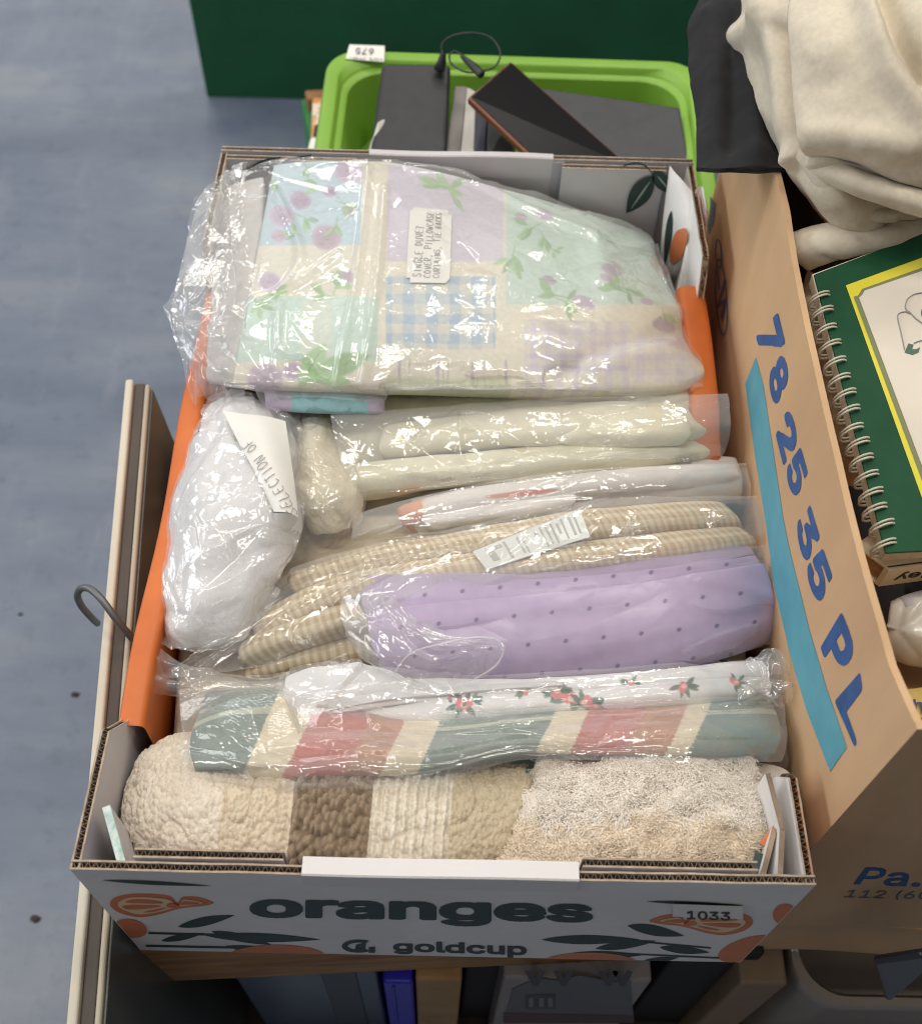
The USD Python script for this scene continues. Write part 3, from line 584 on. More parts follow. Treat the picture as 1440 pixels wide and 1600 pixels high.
# ------------------------------------------------------------------ tall brown box on the right
bb = thing('brown_box', 'tall brown cardboard box with a teal stripe and blue lettering 78 25 35 PL', 'box', (.42, .3, RIM - .30))
XW = .221; WX = lambda px, py: PX(px, py, XW)
topl = np.array([WX(*p) for p in [(1098, 262), (1150, 262), (1215, 264), (1232, 330), (1244, 405), (1272, 540), (1305, 690), (1345, 865), (1390, 1040), (1416, 1102), (1440, 1155)]])
yk, zk = topl[:, 1][::-1], topl[:, 2][::-1] - RIM; yk, i_ = np.unique(yk, return_index=True); zk = zk[i_]
ztop = lambda y: np.interp(y, yk, zk)
Y0, Y1 = .038, .60; ZB2 = -.30
def bulge(y, z): return .0035 * np.sin(np.pi * np.clip((y - Y0) / (Y1 - Y0), 0, 1)) * np.clip((z + .2) / .3, 0, 1) + .0012 * (fbm(np.stack([y * 14, z * 14, 0 * z], -1), 2, 5) - .5) * np.clip((y - Y0) / .05, 0, 1)
nu, nv = 90, 30; ys = np.linspace(Y0, Y1, nu); G = np.zeros((nv, nu, 3))
for j, t in enumerate(np.linspace(0, 1, nv)):
    z = ZB2 + (ztop(ys) - ZB2) * t; G[j] = np.stack([XW - bulge(ys, z), ys, z + RIM], -1)
def thick(G, off):
    nv, nu = G.shape[:2]; H = G + np.array(off); v = np.vstack([G.reshape(-1, 3), H.reshape(-1, 3)]); N = nv * nu; w = np.arange(N).reshape(nv, nu)
    loop = np.r_[w[0], w[1:, -1], w[-1, -2::-1], w[-2:0:-1, 0]]; l2 = np.roll(loop, -1)
    f = np.vstack([gridfaces(nv, nu), gridfaces(nv, nu, N, True), np.c_[loop, l2, l2 + N], np.c_[loop, l2 + N, loop + N]]); return v, f
lw = add(bb, 'side_panel', thick(G, (.004, 0, 0)), KRAFT, smooth=40)
add(bb, 'front_panel', None or thick(np.array([[(XW + .0 + .33 * s, Y0 - .0030, RIM + (-.222 + (.222 + .133 + .02 * s) * t)) for s in np.linspace(0, 1, 24)] for t in np.linspace(0, 1, 14)]), (0, .004, 0)), KRAFT, smooth=40)
add(bb, 'bottom_flap', thick(np.array([[(XW + .33 * s, Y0 - .0015 + .002 * math.sin(s * 9) - .004 * (t - .5) * 2 * (t - .5), RIM + (ZB2 + (-.2235 - ZB2) * t)) for s in np.linspace(0, 1, 24)] for t in np.linspace(0, 1, 8)]), (0, .004, 0)), KRAFT, smooth=40)
add(bb, 'side_panel', bx(XW + .33, XW + .334, Y0, Y1, ZB2, .12), KRAFT)
add(bb, 'back_panel', bx(XW, XW + .334, Y1, Y1 + .004, ZB2, .09), KRAFT); add(bb, 'bottom', bx(XW + .005, XW + .33, Y0 + .005, Y1, ZB2, ZB2 + .005), KRAFT)
# ink on the side panel follows its surface
def onwall(m, lift=.0003):
    y, z = m.vertices[:, 1], m.vertices[:, 2] - RIM
    v = m.vertices.copy(); v[:, 0] = XW - bulge(y, z) - lift; m.vertices = v; return m
def wprint(name, pts, material, holes=None, lift=.0003):
    pg = Polygon([tuple(WX(*p)[1:]) for p in pts], [[tuple(WX(*p)[1:]) for p in h] for h in (holes or [])]).buffer(0)
    m = []
    for g in getattr(pg, 'geoms', [pg]):
        v, f = trimesh.creation.triangulate_polygon(g, engine='earcut'); v, f = trimesh.remesh.subdivide_to_size(np.c_[v * 0 + 0, v][:, 1:] if False else np.c_[np.zeros(len(v)), v], f, .02); m.append(trimesh.Trimesh(v, f, process=False))
    return add(lw, name, onwall(trimesh.util.concatenate(m), lift), material)
wprint('teal_stripe', [(1186, 558), (1168, 600), (1182, 700), (1196, 790), (1214, 920), (1236, 1020), (1262, 1110), (1298, 1206), (1324, 1168), (1294, 1075), (1268, 985), (1246, 890), (1228, 805), (1212, 690), (1198, 600)], TEALINK)
def wtext(text, q, bold=True, grow=.02, name='blue_lettering'):
    m = meshkit.text_mesh(text, 1.0, .01, bold); top = m.faces[m.face_normals[:, 2] > .9]
    pg = unary_union([Polygon(m.vertices[t][:, :2]).buffer(.004) for t in top]).buffer(.04); m = trimesh.util.concatenate([trimesh.creation.extrude_polygon(x, .01, engine='earcut') for x in getattr(pg, 'geoms', [pg])]); top = m.faces[m.face_normals[:, 2] > .9]
    v = np.c_[m.vertices[:, :2], np.zeros(len(m.vertices))]; v, f = trimesh.remesh.subdivide_to_size(v, top, .35); lo, hi = v.min(0), v.max(0)
    s = (v[:, :2] - lo[:2]) / (hi[:2] - lo[:2]); a, b = s[:, :1], s[:, 1:2]; q = [WX(*p) for p in q]
    w = (1 - a) * (1 - b) * q[0] + a * (1 - b) * q[1] + a * b * q[2] + (1 - a) * b * q[3]
    add(lw, name, onwall(trimesh.Trimesh(w, f, process=False)), BLUEINK)
# bottom left, bottom right, top right, top left in the photograph
wtext('7', [(1185, 522), (1198, 566), (1235, 536), (1223, 488)]); wtext('8', [(1205, 590), (1216, 640), (1243, 592), (1230, 545)])
wtext('2', [(1218, 680), (1230, 728), (1256, 690), (1240, 632)]); wtext('5', [(1232, 738), (1247, 784), (1271, 742), (1257, 694)])
wtext('3', [(1248, 822), (1262, 886), (1288, 842), (1272, 786)]); wtext('5', [(1262, 892), (1282, 950), (1308, 905), (1290, 852)])
wtext('P', [(1285, 1012), (1305, 1066), (1342, 1018), (1320, 956)]); wtext('L', [(1306, 1096), (1336, 1168), (1354, 1128), (1346, 1050)])
# thin pen emblem near the far end: an oval with a zigzag and a small loop
RING = mat('faded_blue_ink', col(112, 116, 136), .6)
oval = ell(1129, 464, 10, 61, -4, 60); inn = ell(1129, 464, 7.6, 57, -4, 60)
wprint('pen_oval', oval, RING, [inn]); o2, i2 = ell(1124, 396, 6, 24, -4, 40), ell(1124, 396, 3.8, 20, -4, 40); wprint('pen_loop', o2, RING, [i2])
wprint('pen_stroke', [(1121, 420), (1124, 420), (1127, 452), (1124, 452)], RING); wprint('pen_zigzag', [(1134, 432), (1138, 440), (1128, 472), (1140, 462), (1132, 502), (1128, 496), (1132, 474), (1122, 482)], RING)
wprint('pen_smudge', [(1110, 306), (1119, 318), (1116, 346), (1108, 366), (1104, 350), (1109, 334)], RING)
FB = lambda px, py: PY(px, py, Y0 - .0030)
text_on(bb, 'blue_lettering', 'Pa.', [FB(1332, 1382), FB(1436, 1386), FB(1444, 1357), FB(1352, 1355)], BLUEINK, bold=True, lift=.0003, th=.00005)
text_on(bb, 'blue_lettering', '112 (60', [FB(1316, 1404), FB(1450, 1407), FB(1456, 1392), FB(1326, 1390)], mat('smudged_blue_ink', col(92, 98, 122), .7), lift=.0003, th=.00005)

# ------------------------------------------------------------------ inside the brown box
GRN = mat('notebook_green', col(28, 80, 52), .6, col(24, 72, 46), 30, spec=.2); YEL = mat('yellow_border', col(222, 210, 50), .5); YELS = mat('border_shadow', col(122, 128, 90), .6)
PANEL = mat('cover_panel', col(224, 214, 198), .5, col(216, 206, 190), 12)
def NB(px, py):                                       # the cover lies on the things in the box, its far edge a little higher
    return onto(P(1330, 640, .088), np.array([-.05, -.10, 1.0]))(px, py)
ncn = np.array([-.05, -.10, 1.0]) / np.linalg.norm([-.05, -.10, 1.0])
nb = thing('spiral_notebook', 'dark green spiral notebook with yellow border on its cover, in the brown box', 'notebook', NB(1400, 640))
add(nb, 'cover', slab4([NB(1272, 428), NB(1530, 330), NB(1560, 855), NB(1384, 864)], .0016, .0006), GRN)
add(nb, 'pages', slab4([NB(1270, 425) - ncn * .0018, NB(1530, 328) - ncn * .0018, NB(1560, 852) - ncn * .0018, NB(1386, 862) - ncn * .0018], .010, .0006), mat('page_block', col(226, 218, 200), .8, col(206, 198, 180), 300))
nfr = planeframe(NB, (1300, 500), (1420, 500), (1350, 700), .0002)
def nprint(name, pts, m_, k=0, holes=()):
    fr_ = (nfr[0] + nfr[3] * .0003 * k, *nfr[1:]); pg = Polygon(onplane(fr_, NB, pts), [onplane(fr_, NB, h) for h in holes]).buffer(0); add(nb, name, flatpoly(pg, fr_, .00005), m_)
nprint('yellow_border', [(1321, 446), (1535, 368), (1560, 800), (1452, 812)], YEL)
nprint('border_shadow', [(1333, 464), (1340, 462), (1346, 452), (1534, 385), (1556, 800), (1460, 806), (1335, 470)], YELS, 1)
nprint('cover_panel', [(1341, 466), (1346, 462), (1350, 455), (1534, 392), (1556, 800), (1466, 800)], PANEL, 2)
nprint('drawn_roll', [(1412, 552), (1418, 538), (1426, 540), (1424, 547), (1430, 547), (1436, 544), (1434, 552), (1424, 556)], mat('drawn_green', col(72, 104, 88), .6), 3)
nprint('drawn_blot', ell(1446, 490, 8, 12), BLACKINK, 3)
for pl in ([(1412, 548), (1406, 520), (1401, 498), (1404, 491), (1414, 489), (1420, 492)], [(1418, 490), (1413, 482), (1416, 470), (1426, 462), (1440, 459)], [(1418, 488), (1430, 500), (1444, 510)], [(1426, 538), (1438, 534), (1450, 536)]):
    add(nb, 'drawn_line', tube(np.array([NB(*q) + ncn * .0015 for q in curve(pl, 6)]), .00035, 5), PENCIL)
for k in range(16):                                   # twin wire loops through the left edge
    t = k / 15; a0 = np.array([1282 + (1388 - 1282) * t, 462 + (845 - 462) * t]); ax = NB(*a0) - NB(*(a0 - [0, 10])); ax /= np.linalg.norm(ax)
    e1 = NB(a0[0] + 10, a0[1] - 3) - NB(*a0); e1 /= np.linalg.norm(e1); pts = []
    for s in (-1, 1):
        jt = np.random.default_rng(k * 7 + 3).normal(0, 1, 3); c = NB(*a0) - ncn * (.0045 + .0004 * jt[0]) - e1 * (.001 + .0006 * jt[1]) + ax * (.0013 * s + .0006 * jt[2])
        th = np.linspace(-2.5, 2.6, 16) * -1 if s > 0 else np.linspace(-2.5, 2.6, 16)
        pts += [c + e1 * (.0078 * math.cos(x * .92 + math.pi - .0)) * 1 + ncn * .0078 * math.sin(x * .92 + math.pi) for x in th]
    add(nb, 'wire_loop', tube(np.array(pts), .00075, 6), COIL, True)
# the book under it with the upside down name
BK = onto(P(1380, 880, .055), [0, -.0, 1.0]); 
bk = thing('cream_book', 'cream book with upside down lettering uley on its spine, below the notebook', 'book', P(1420, 880, .02))
def bookslab(parent, q, th, cover, pages, inset=.003):
    """a closed book: two boards, a spine on edge q[0]-q[1], and pages"""
    q = [np.array(p, float) for p in q]; dn = np.array([0, 0, -1.0])
    add(parent, 'cover_board', slab4(q, .0022, .0008, -dn), cover); add(parent, 'cover_board', slab4([p + dn * (th - .0022) for p in q], .0022, .0008, -dn), cover)
    s = (q[3] - q[0]) / np.linalg.norm(q[3] - q[0]); s2 = (q[2] - q[1]) / np.linalg.norm(q[2] - q[1])
    add(parent, 'spine', slab4([q[0] - s * .0008, q[1] - s2 * .0008, q[1] + s2 * .0016, q[0] + s * .0016], th, .0007, -dn), cover)
    e = (q[1] - q[0]) / np.linalg.norm(q[1] - q[0])
    add(parent, 'pages', slab4([q[0] + s * .002 + e * inset + dn * .002, q[1] + s2 * .002 - e * inset + dn * .002, q[2] - s2 * inset - e * inset + dn * .002, q[3] - s * inset + e * inset + dn * .002], th - .004, .0005, -dn), pages)
CREAMB = mat('cream_cover', col(232, 220, 190), .5, col(222, 208, 176), 20); PAGES = mat('yellowed_pages', col(190, 160, 116), .85, col(150, 118, 80), 200, stretch=(1, 1, 6))
bookslab(bk, [P(1386, 888, .055), P(1580, 862, .055), P(1560, 700, .055), P(1336, 852, .055)], .020, CREAMB, PAGES)
sp0 = P(1386, 888, .055); sp1 = P(1580, 862, .055); spd = (sp1 - sp0) / np.linalg.norm(sp1 - sp0)
up_ = np.array([0, 0, 1.0])
o_ = sp0 + spd * .008 - up_ * .005
text_on(bk, 'spine_lettering', 'uley', [o_ + spd * .028, o_, o_ - up_ * .010, o_ + spd * .028 - up_ * .010], BLACKINK, bold=True, lift=.0014)
# cloth and cloths in the box
CREAMC = mat('cream_calico', None, .85, scale=260, bump=.3, bscale=1800, bdist=.0003, sheen=.2, vcol=True)
BLACKC = mat('black_cloth', col(25, 25, 29), .9, col(20, 20, 23), 400, bump=.3, bscale=1500, bdist=.0004, sheen=.05)
def ridges(G, lines):
    """height from pixel polylines: (points, height, width in metres)"""
    Q = topx(G); out = np.zeros(G.shape[:2])
    for pts, h, w in lines:
        c = curve(pts, 80); d, i = cKDTree(c).query(Q.reshape(-1, 2)); sc = np.linalg.norm(G - EYE, axis=-1) / F
        out += h * np.exp(-((d.reshape(out.shape) * sc) / w) ** 2)
    return out
cc = thing('cream_cloth', 'crumpled cream cotton cloth heaped over the far end of the brown box', 'cloth', P(1350, 150, .10))
rows = [[(1128, -40, .10), (1250, -60, .19), (1380, -70, .20), (1560, -80, .18)], [(1150, 52, .105), (1250, 10, .18), (1390, 0, .20), (1570, -10, .19)], [(1168, 108, .115), (1260, 90, .175), (1390, 80, .19), (1580, 70, .18)],
        [(1186, 165, .12), (1275, 165, .165), (1400, 150, .175), (1580, 140, .16)], [(1222, 232, .115), (1295, 235, .15), (1400, 225, .16), (1570, 220, .15)], [(1262, 300, .10), (1320, 300, .13), (1410, 285, .14), (1560, 285, .13)], [(1298, 345, .075), (1340, 352, .10), (1410, 340, .11), (1560, 340, .10)]]
G = patch(rows, 200, 170)
d = ridges(G, [([(1150, 60), (1210, 30), (1250, -20)], .010, .012), ([(1215, 20), (1238, 120), (1258, 220), (1300, 290), (1350, 345)], .014, .013), ([(1242, 60), (1250, 160), (1272, 235)], -.014, .006),
               ([(1262, 235), (1330, 262), (1400, 285), (1470, 310)], .010, .009), ([(1270, 252), (1330, 278), (1400, 305), (1460, 330)], -.009, .006), ([(1330, -20), (1370, 80), (1420, 160), (1480, 230)], .012, .014), ([(1355, -20), (1400, 70), (1450, 140)], -.012, .008),
               ([(1400, -20), (1430, 40), (1480, 90)], .012, .012), ([(1280, 20), (1310, 120), (1330, 200)], .006, .018), ([(1300, 215), (1360, 225), (1440, 255)], .006, .010)])
nn = gnormal(G); Gc = G + nn * (d + wrinkle(G, 30, .006, 8, (1, 1, 1)) + wrinkle(G, 90, .0016, 9))[..., None]
def drape(name, rows, th, tb, wr, seed, nu=110, nv=70, pu=20, pv=14, c=(218, 207, 186), lines=()):
    g_ = patch(rows, nu, nv); e_ = wrinkle(g_, *wr, seed) + wrinkle(g_, 90, .0012, seed + 3) + (ridges(g_, lines) if lines else 0); m_, t_ = puff(g_, th, tb, pu, pv, e_)
    add(cc, name, m_, CREAMC, True, np.broadcast_to(col(*c), (len(m_[0]), 3)) * (1 - .12 * np.clip(fbm(m_[0] * 70, 3, seed) - .58, 0, 1)[:, None] * 3))
drape('cloth_fold', [[(1240, -40, .205), (1330, -50, .22), (1440, -50, .225), (1560, -60, .215)], [(1237, 60, .192), (1320, 55, .212), (1440, 50, .218), (1560, 45, .205)], [(1241, 150, .176), (1325, 150, .192), (1440, 150, .198), (1560, 150, .19)], [(1250, 226, .160), (1330, 224, .174), (1430, 240, .176), (1560, 250, .168)], [(1262, 242, .148), (1340, 256, .156), (1440, 294, .154), (1560, 320, .148)]],
      .003, .012, (24, .010), 41, 150, 120, 30, 12, lines=[([(1340, -30), (1372, 70), (1410, 150), (1480, 240)], .012, .010), ([(1362, -30), (1396, 60), (1440, 130)], -.010, .006), ([(1410, -30), (1440, 50), (1500, 110)], .010, .010), ([(1270, 205), (1340, 212), (1420, 226)], .004, .008)])
drape('cloth_fold', [[(1258, 244, .138), (1330, 262, .150), (1400, 285, .150), (1520, 320, .146)], [(1266, 262, .136), (1330, 280, .150), (1400, 304, .150), (1520, 340, .146)], [(1280, 284, .124), (1335, 298, .136), (1400, 322, .136), (1520, 358, .132)]], .006, .012, (30, .006), 45, 110, 40, 16, 2.6)
drape('cloth_fold', [[(1212, 190, .132), (1250, 250, .136), (1290, 300, .128), (1340, 338, .112), (1400, 348, .11)], [(1228, 178, .140), (1268, 238, .146), (1306, 288, .138), (1350, 320, .122), (1410, 328, .12)]], .006, .010, (30, .006), 47, 110, 36, 10, 2.4)
v, f = thick(Gc, (0, 0, -.0012)); CC = np.broadcast_to(col(218, 207, 186), (len(v), 3)) * (1 - .10 * np.clip(fbm(v * 60, 3, 3) - .55, 0, 1)[:, None] * 3)
add(cc, 'cloth_sheet', (v, f), CREAMC, True, CC)
G = patch([[(1240, 366, .085), (1300, 352, .094), (1370, 348, .096), (1460, 326, .095), (1560, 300, .095)], [(1232, 392, .088), (1300, 384, .100), (1370, 378, .101), (1460, 356, .10), (1560, 330, .10)], [(1262, 424, .082), (1310, 404, .088), (1370, 386, .086), (1460, 366, .086), (1560, 345, .086)]], 90, 40)
m, Tt = puff(G, .008, .01, 14, 2.2, wrinkle(G, 40, .006, 12)); add(cc, 'cloth_roll', m, CREAMC, True, np.broadcast_to(col(222, 212, 192), (len(m[0]), 3)))
G = patch([[(1262, 420, .06), (1300, 480, .055), (1322, 560, .05), (1360, 640, .05)], [(1250, 470, .05), (1290, 560, .04), (1312, 650, .035), (1350, 730, .03)], [(1262, 520, .02), (1284, 600, .01), (1306, 690, .0), (1330, 760, -.01)]], 60, 50)
m, Tt = puff(G, .012, .01, 8, 3, wrinkle(G, 45, .016, 14)); add(cc, 'cloth_fold', m, CREAMC, True, np.broadcast_to(col(196, 182, 158), (len(m[0]), 3)))
# black cloth
rows = [[(1120, -40, .10), (1180, -50, .13), (1260, -60, .14), (1330, -40, .14)], [(1074, 48, .09), (1140, 20, .115), (1220, 10, .13), (1300, 40, .13)], [(1078, 120, .09), (1140, 105, .108), (1220, 110, .115), (1310, 150, .11)],
        [(1088, 190, .09), (1140, 180, .105), (1210, 185, .108), (1310, 240, .08)], [(1086, 262, .095), (1135, 262, .11), (1215, 262, .112), (1330, 335, .02)], [(1088, 268, .090), (1136, 268, .107), (1216, 266, .108), (1340, 370, -.02)]]
G = patch(rows, 120, 110); dd = ridges(G, [([(1110, 20), (1120, 120), (1110, 220)], .005, .008), ([(1160, 10), (1170, 120), (1180, 240)], .006, .010), ([(1140, 40), (1144, 140), (1140, 230)], -.004, .007)])
add('/World', 'black_cloth', thick(G + gnormal(G) * (dd + wrinkle(G, 40, .005, 21))[..., None], (0, 0, -.001)), BLACKC, True, label='black cloth hanging over the far corner of the brown box beside the cream cloth', cat='cloth')
# other goods under the notebook
wp = patch([[(1390, 940, .03), (1420, 928, .035), (1500, 915, .035)], [(1388, 985, .02), (1430, 985, .03), (1500, 980, .03)], [(1402, 1022, .0), (1425, 1036, .005), (1500, 1030, .005)]], 50, 40)
m, Tt = puff(wp, .008, .008, 8, 4, crumple(40, 50, .08, .07, .016, .004, 5))
add('/World', 'plastic_parcel', m, mat('white_polythene', col(222, 218, 206), .25, col(206, 202, 190), 20, spec=.7), True, label='white crinkled plastic parcel in the brown box below the cream book', cat='parcel')
pt = patch([[(1400, 935, .034), (1425, 926, .038), (1500, 905, .04)], [(1412, 955, .036), (1428, 948, .04), (1500, 930, .042)]], 20, 12)
add('/World', 'folded_paper', puff(pt, .0012, .0012, 20, 20)[0], mat('lilac_grey_paper', col(190, 186, 190), .6), 40, label='grey folded paper lying on the white plastic parcel', cat='paper')
b1 = thing('brown_carton', 'small brown carton under the white plastic parcel inside the brown box', 'carton', P(1450, 1060, -.06)); add(b1, 'carton_body', slab4([P(1396, 1035, -.01), P(1540, 1020, -.01), P(1560, 1095, -.01), P(1402, 1105, -.01)], .08, .002), mat('brown_card', col(150, 112, 74), .6, col(132, 98, 62), 20))
yb = thing('yellow_book', 'yellow book lettered The at the near corner inside the brown box', 'book', P(1460, 1110, -.03))
bookslab(yb, [P(1408, 1128, .012), P(1560, 1115, .012), P(1560, 1060, .012), P(1398, 1080, .012)], .018, mat('yellow_cover', col(206, 178, 92), .5, col(194, 166, 82), 20), PAGES)
yq = [P(1408, 1118, .0134), P(1462, 1112, .0134), P(1458, 1090, .0134), P(1405, 1095, .0134)]; text_on(yb, 'cover_lettering', 'The', yq, mat('navy_ink', col(60, 66, 110), .6), True, lift=.0004)
add('/World', 'dark_folder', slab4([P(1400, 1140, -.05), P(1560, 1120, -.05), P(1580, 1200, -.05), P(1420, 1215, -.05)], .2, .002), mat('dark_red_brown', col(74, 44, 38), .6), label='dark reddish folder deep in the near end of the brown box', cat='folder')
add('/World', 'black_bag', puff(patch([[(1212, 262, .075), (1290, 285, .065), (1350, 350, .05)], [(1228, 330, .04), (1300, 350, .04), (1360, 400, .03)], [(1290, 600, -.05), (1340, 620, -.05), (1400, 640, -.05)], [(1345, 1000, -.09), (1400, 1000, -.09), (1480, 1000, -.09)]], 50, 60), .02, .02, 6, 6, crumple(60, 50, .15, .3, .04, .012, 31))[0], mat('black_fabric', col(30, 28, 30), .8), True, label='black fabric bag at the bottom of the brown box beneath the notebook', cat='bag')

# ------------------------------------------------------------------ light green tray behind the carton
TZ = -.10; tA = P(514, 76, TZ); tB = P(1092, 96, TZ); ex = tB - tA; TW = np.linalg.norm(ex); ex /= TW; ey = np.array([-ex[1], ex[0], 0]); TD = .26; o = tA - ey * TD
tr = thing('green_tray', 'light green plastic tray with numbered sticker, behind the oranges carton', 'tray', o + ex * TW / 2 + ey * TD / 2 - [0, 0, .082])
prof = [(0, -.030), (-.001, -.004), (.001, -.0005), (.003, .0005), (.0125, 0), (.0145, -.0012), (.016, -.005), (.017, -.0075), (.0215, -.008), (.0235, -.010), (.028, -.045), (.033, -.078), (.040, -.082), (.08, -.082)]
g = []
for off, z in prof:
    q = rr(TW - 2 * off, TD - 2 * off, max(.034 - off * .25, .006) + (.012 if off > .015 else 0), TW / 2, TD / 2); q = np.vstack([q, q[:1]])
    g.append(o + q[:, :1] * ex + q[:, 1:] * ey + [0, 0, z])
g = np.array(g); add(tr, 'tray_body', (g.reshape(-1, 3), gridfaces(*g.shape[:2])), VGREEN, smooth=35)
add(tr, 'tray_bottom', (np.vstack([g[-1], g[-1].mean(0)[None]]), np.array([(i, i + 1, len(g[-1])) for i in range(len(g[-1]) - 1)])), VGREEN)
tq = [P(540, 92, TZ + .001), P(600, 97, TZ + .001), P(601, 72, TZ + .001), P(546, 70, TZ + .001)]
stt = add(tr, 'number_sticker', slab4([p + [0, 0, .0008] for p in tq], .0007, .00025), PAPER, label='white sticker reading 675 upside down')
text_on(tr, 'sticker_number', '675', [P(584, 76, TZ + .0022), P(556, 75, TZ + .0022), P(555, 84, TZ + .0022), P(583, 86, TZ + .0022)], BLACKINK, False, lift=.0004, th=.00005)
text_on(tr, 'sticker_small_print', 'lot no.', [P(597, 92, TZ + .0022), P(546, 89, TZ + .0022), P(546, 92, TZ + .0022), P(597, 95, TZ + .0022)], PENCIL, False, lift=.0004)
st_ = thing('support_box', 'dark box under the light green tray behind the carton', 'box', o + ex * TW / 2 + ey * TD / 2 - [0, 0, .5]); oo = o + ex * .05 + ey * .04
add(st_, 'box_body', obox(oo, ex, ey, TW - .1, TD - .08, -RIM, TZ - .083), DARKW)
# things in the tray
ad = thing('charger_pack', 'dark grey charger pack with a cable standing in the green tray', 'charger', P(640, 170, -.12))
add(ad, 'casing', slab4([P(600, 98, -.070), P(700, 99, -.070), P(694, 250, -.105), P(580, 248, -.105)], .030, .005), BLACKP)
add(ad, 'strain_relief', tube(np.array([P(686, 108, -.068), P(690, 96, -.060), P(692, 84, -.052)]), [.006, .0045, .003], 10), BLACKP, True)
cab = [P(*p) for p in [(692, 86, -.052), (690, 70, -.046), (704, 57, -.040), (734, 51, -.036), (766, 58, -.036), (781, 80, -.038), (776, 100, -.042), (758, 110, -.046), (728, 112, -.048), (706, 100, -.050), (702, 86, -.051), (712, 80, -.05), (728, 92, -.048), (742, 106, -.046)]]
add(ad, 'cable', tube(curve(cab, 6), .0010, 7), BLACKP, True)
add(ad, 'plug', tube(np.array([P(722, 88, -.048), P(742, 106, -.046), P(752, 116, -.046)]), [.0022, .0042, .004], 10), BLACKP, True)
ph = thing('mobile_phone', 'black phone with coppery edge lying across the things in the green tray', 'phone', P(850, 170, -.08))
pq = [P(732, 150, -.047), P(796, 95, -.047), P(985, 262, -.072), P(880, 290, -.072)]
add(ph, 'body', slab4(pq, .0085, .003), COPPER); pn = np.cross(pq[2] - pq[0], pq[3] - pq[1]); pn /= np.linalg.norm(pn); pn *= np.sign(pn[2]); pc = sum(pq) / 4
add(ph, 'screen', slab4([pc + (p - pc) * .965 + pn * .0006 for p in pq], .0012, .0004), GLASSB)
tp = thing('slate_tablet', 'dark charcoal slab lying at the right end of the green tray', 'tablet', P(960, 190, -.13))
add(tp, 'case', slab4([P(832, 136, -.098), P(1062, 168, -.098), P(1078, 262, -.112), P(830, 262, -.112)], .009, .003), mat('charcoal_shell', col(62, 62, 66), .5, col(56, 56, 60), 60))
CARD1 = mat('off_white_card', col(214, 210, 204), .6, col(200, 196, 190), 20)
for k, (a_, b_, c_, d_, m_, lab) in enumerate([((712, 134), (728, 134), (716, 250), (696, 250), mat('smoky_grey_card', col(132, 128, 124), .5), 'grey upright card beside the charger pack'), ((731, 136), (742, 142), (738, 250), (720, 250), CARD1, 'off white upright card between charger pack and phone'), ((745, 150), (760, 160), (756, 250), (741, 250), mat('navy_card', col(52, 54, 70), .5), 'dark navy upright folder beneath the phone'), ((764, 160), (800, 178), (800, 250), (760, 250), mat('grey_black_card', col(50, 50, 54), .5), 'dark grey folder under the phone'), ((592, 190), (600, 186), (586, 250), (574, 250), CARD1, 'off white card edge left of the charger pack')]):
    add('/World', 'upright_card', slab4([P(*a_, -.09), P(*b_, -.09), P(*c_, -.11), P(*d_, -.11)], .05, .0012), m_, label=lab + ' in the green tray', cat='card')
# small goods squeezed left of the tray
add('/World', 'wooden_block', slab4([P(476, 141, -.30), P(520, 139, -.30), P(520, 152, -.30), P(480, 153, -.30)], .30, .003), WOODC, label='brown wooden block end between green board and tray', cat='block')
add('/World', 'green_strip', slab4([P(472, 154, -.32), P(489, 154, -.32), P(497, 232, -.32), P(486, 212, -.32)], .35, .002), mat('mid_green_board', col(42, 122, 62), .6), label='bright green card strip standing left of the light green tray', cat='card')
mg = thing('orange_magazine', 'magazine with an orange patterned cover squeezed left of the green tray', 'magazine', P(505, 190, -.45)); add(mg, 'cover', slab4([P(490, 152, -.30), P(530, 152, -.30), P(528, 240, -.30), P(486, 240, -.30)], .2, .002), mat('orange_patterned', col(206, 136, 66), .5, col(226, 214, 196), 38, ramp=(.42, .5)))
add('/World', 'dark_pouch', slab4([P(493, 193, -.28), P(514, 193, -.28), P(514, 214, -.28), P(490, 216, -.28)], .01, .003), mat('ink_navy', col(34, 34, 52), .6), label='tiny navy pouch on the orange magazine left of the tray', cat='pouch')
add('/World', 'paper_bundle', slab4([P(485, 214, -.25), P(530, 212, -.25), P(530, 240, -.25), P(480, 236, -.25)], .02, .003), PAPER, label='white paper bundle just behind the far left carton corner', cat='paper')

# ------------------------------------------------------------------ the bedding in the carton
def lin(*c): return np.array(col(*c))
def paint(C, mask, c): C += (np.array(c) - C) * np.clip(mask, 0, 1)[..., None]
def m_rect(Q, x0, y0, x1, y1, s=2.5): return np.clip((Q[..., 0] - x0) / s, 0, 1) * np.clip((x1 - Q[..., 0]) / s, 0, 1) * np.clip((Q[..., 1] - y0) / s, 0, 1) * np.clip((y1 - Q[..., 1]) / s, 0, 1)
def m_ell(Q, cx, cy, rx, ry, a=0, s=.18):
    a = math.radians(a); x, y = Q[..., 0] - cx, Q[..., 1] - cy; d = np.hypot((x * math.cos(a) + y * math.sin(a)) / rx, (-x * math.sin(a) + y * math.cos(a)) / ry); return np.clip((1 - d) / s, 0, 1)
def m_leaf(Q, cx, cy, l, w, a=0):
    a = math.radians(a); x, y = Q[..., 0] - cx, Q[..., 1] - cy; u, v = (x * math.cos(a) + y * math.sin(a)) / l, (-x * math.sin(a) + y * math.cos(a)) / w
    return np.clip((1 - u * u - np.abs(v)) / .25, 0, 1) * (np.abs(u) < 1)
LG, MG, DG = lin(140, 196, 120), lin(104, 172, 92), lin(84, 150, 80)
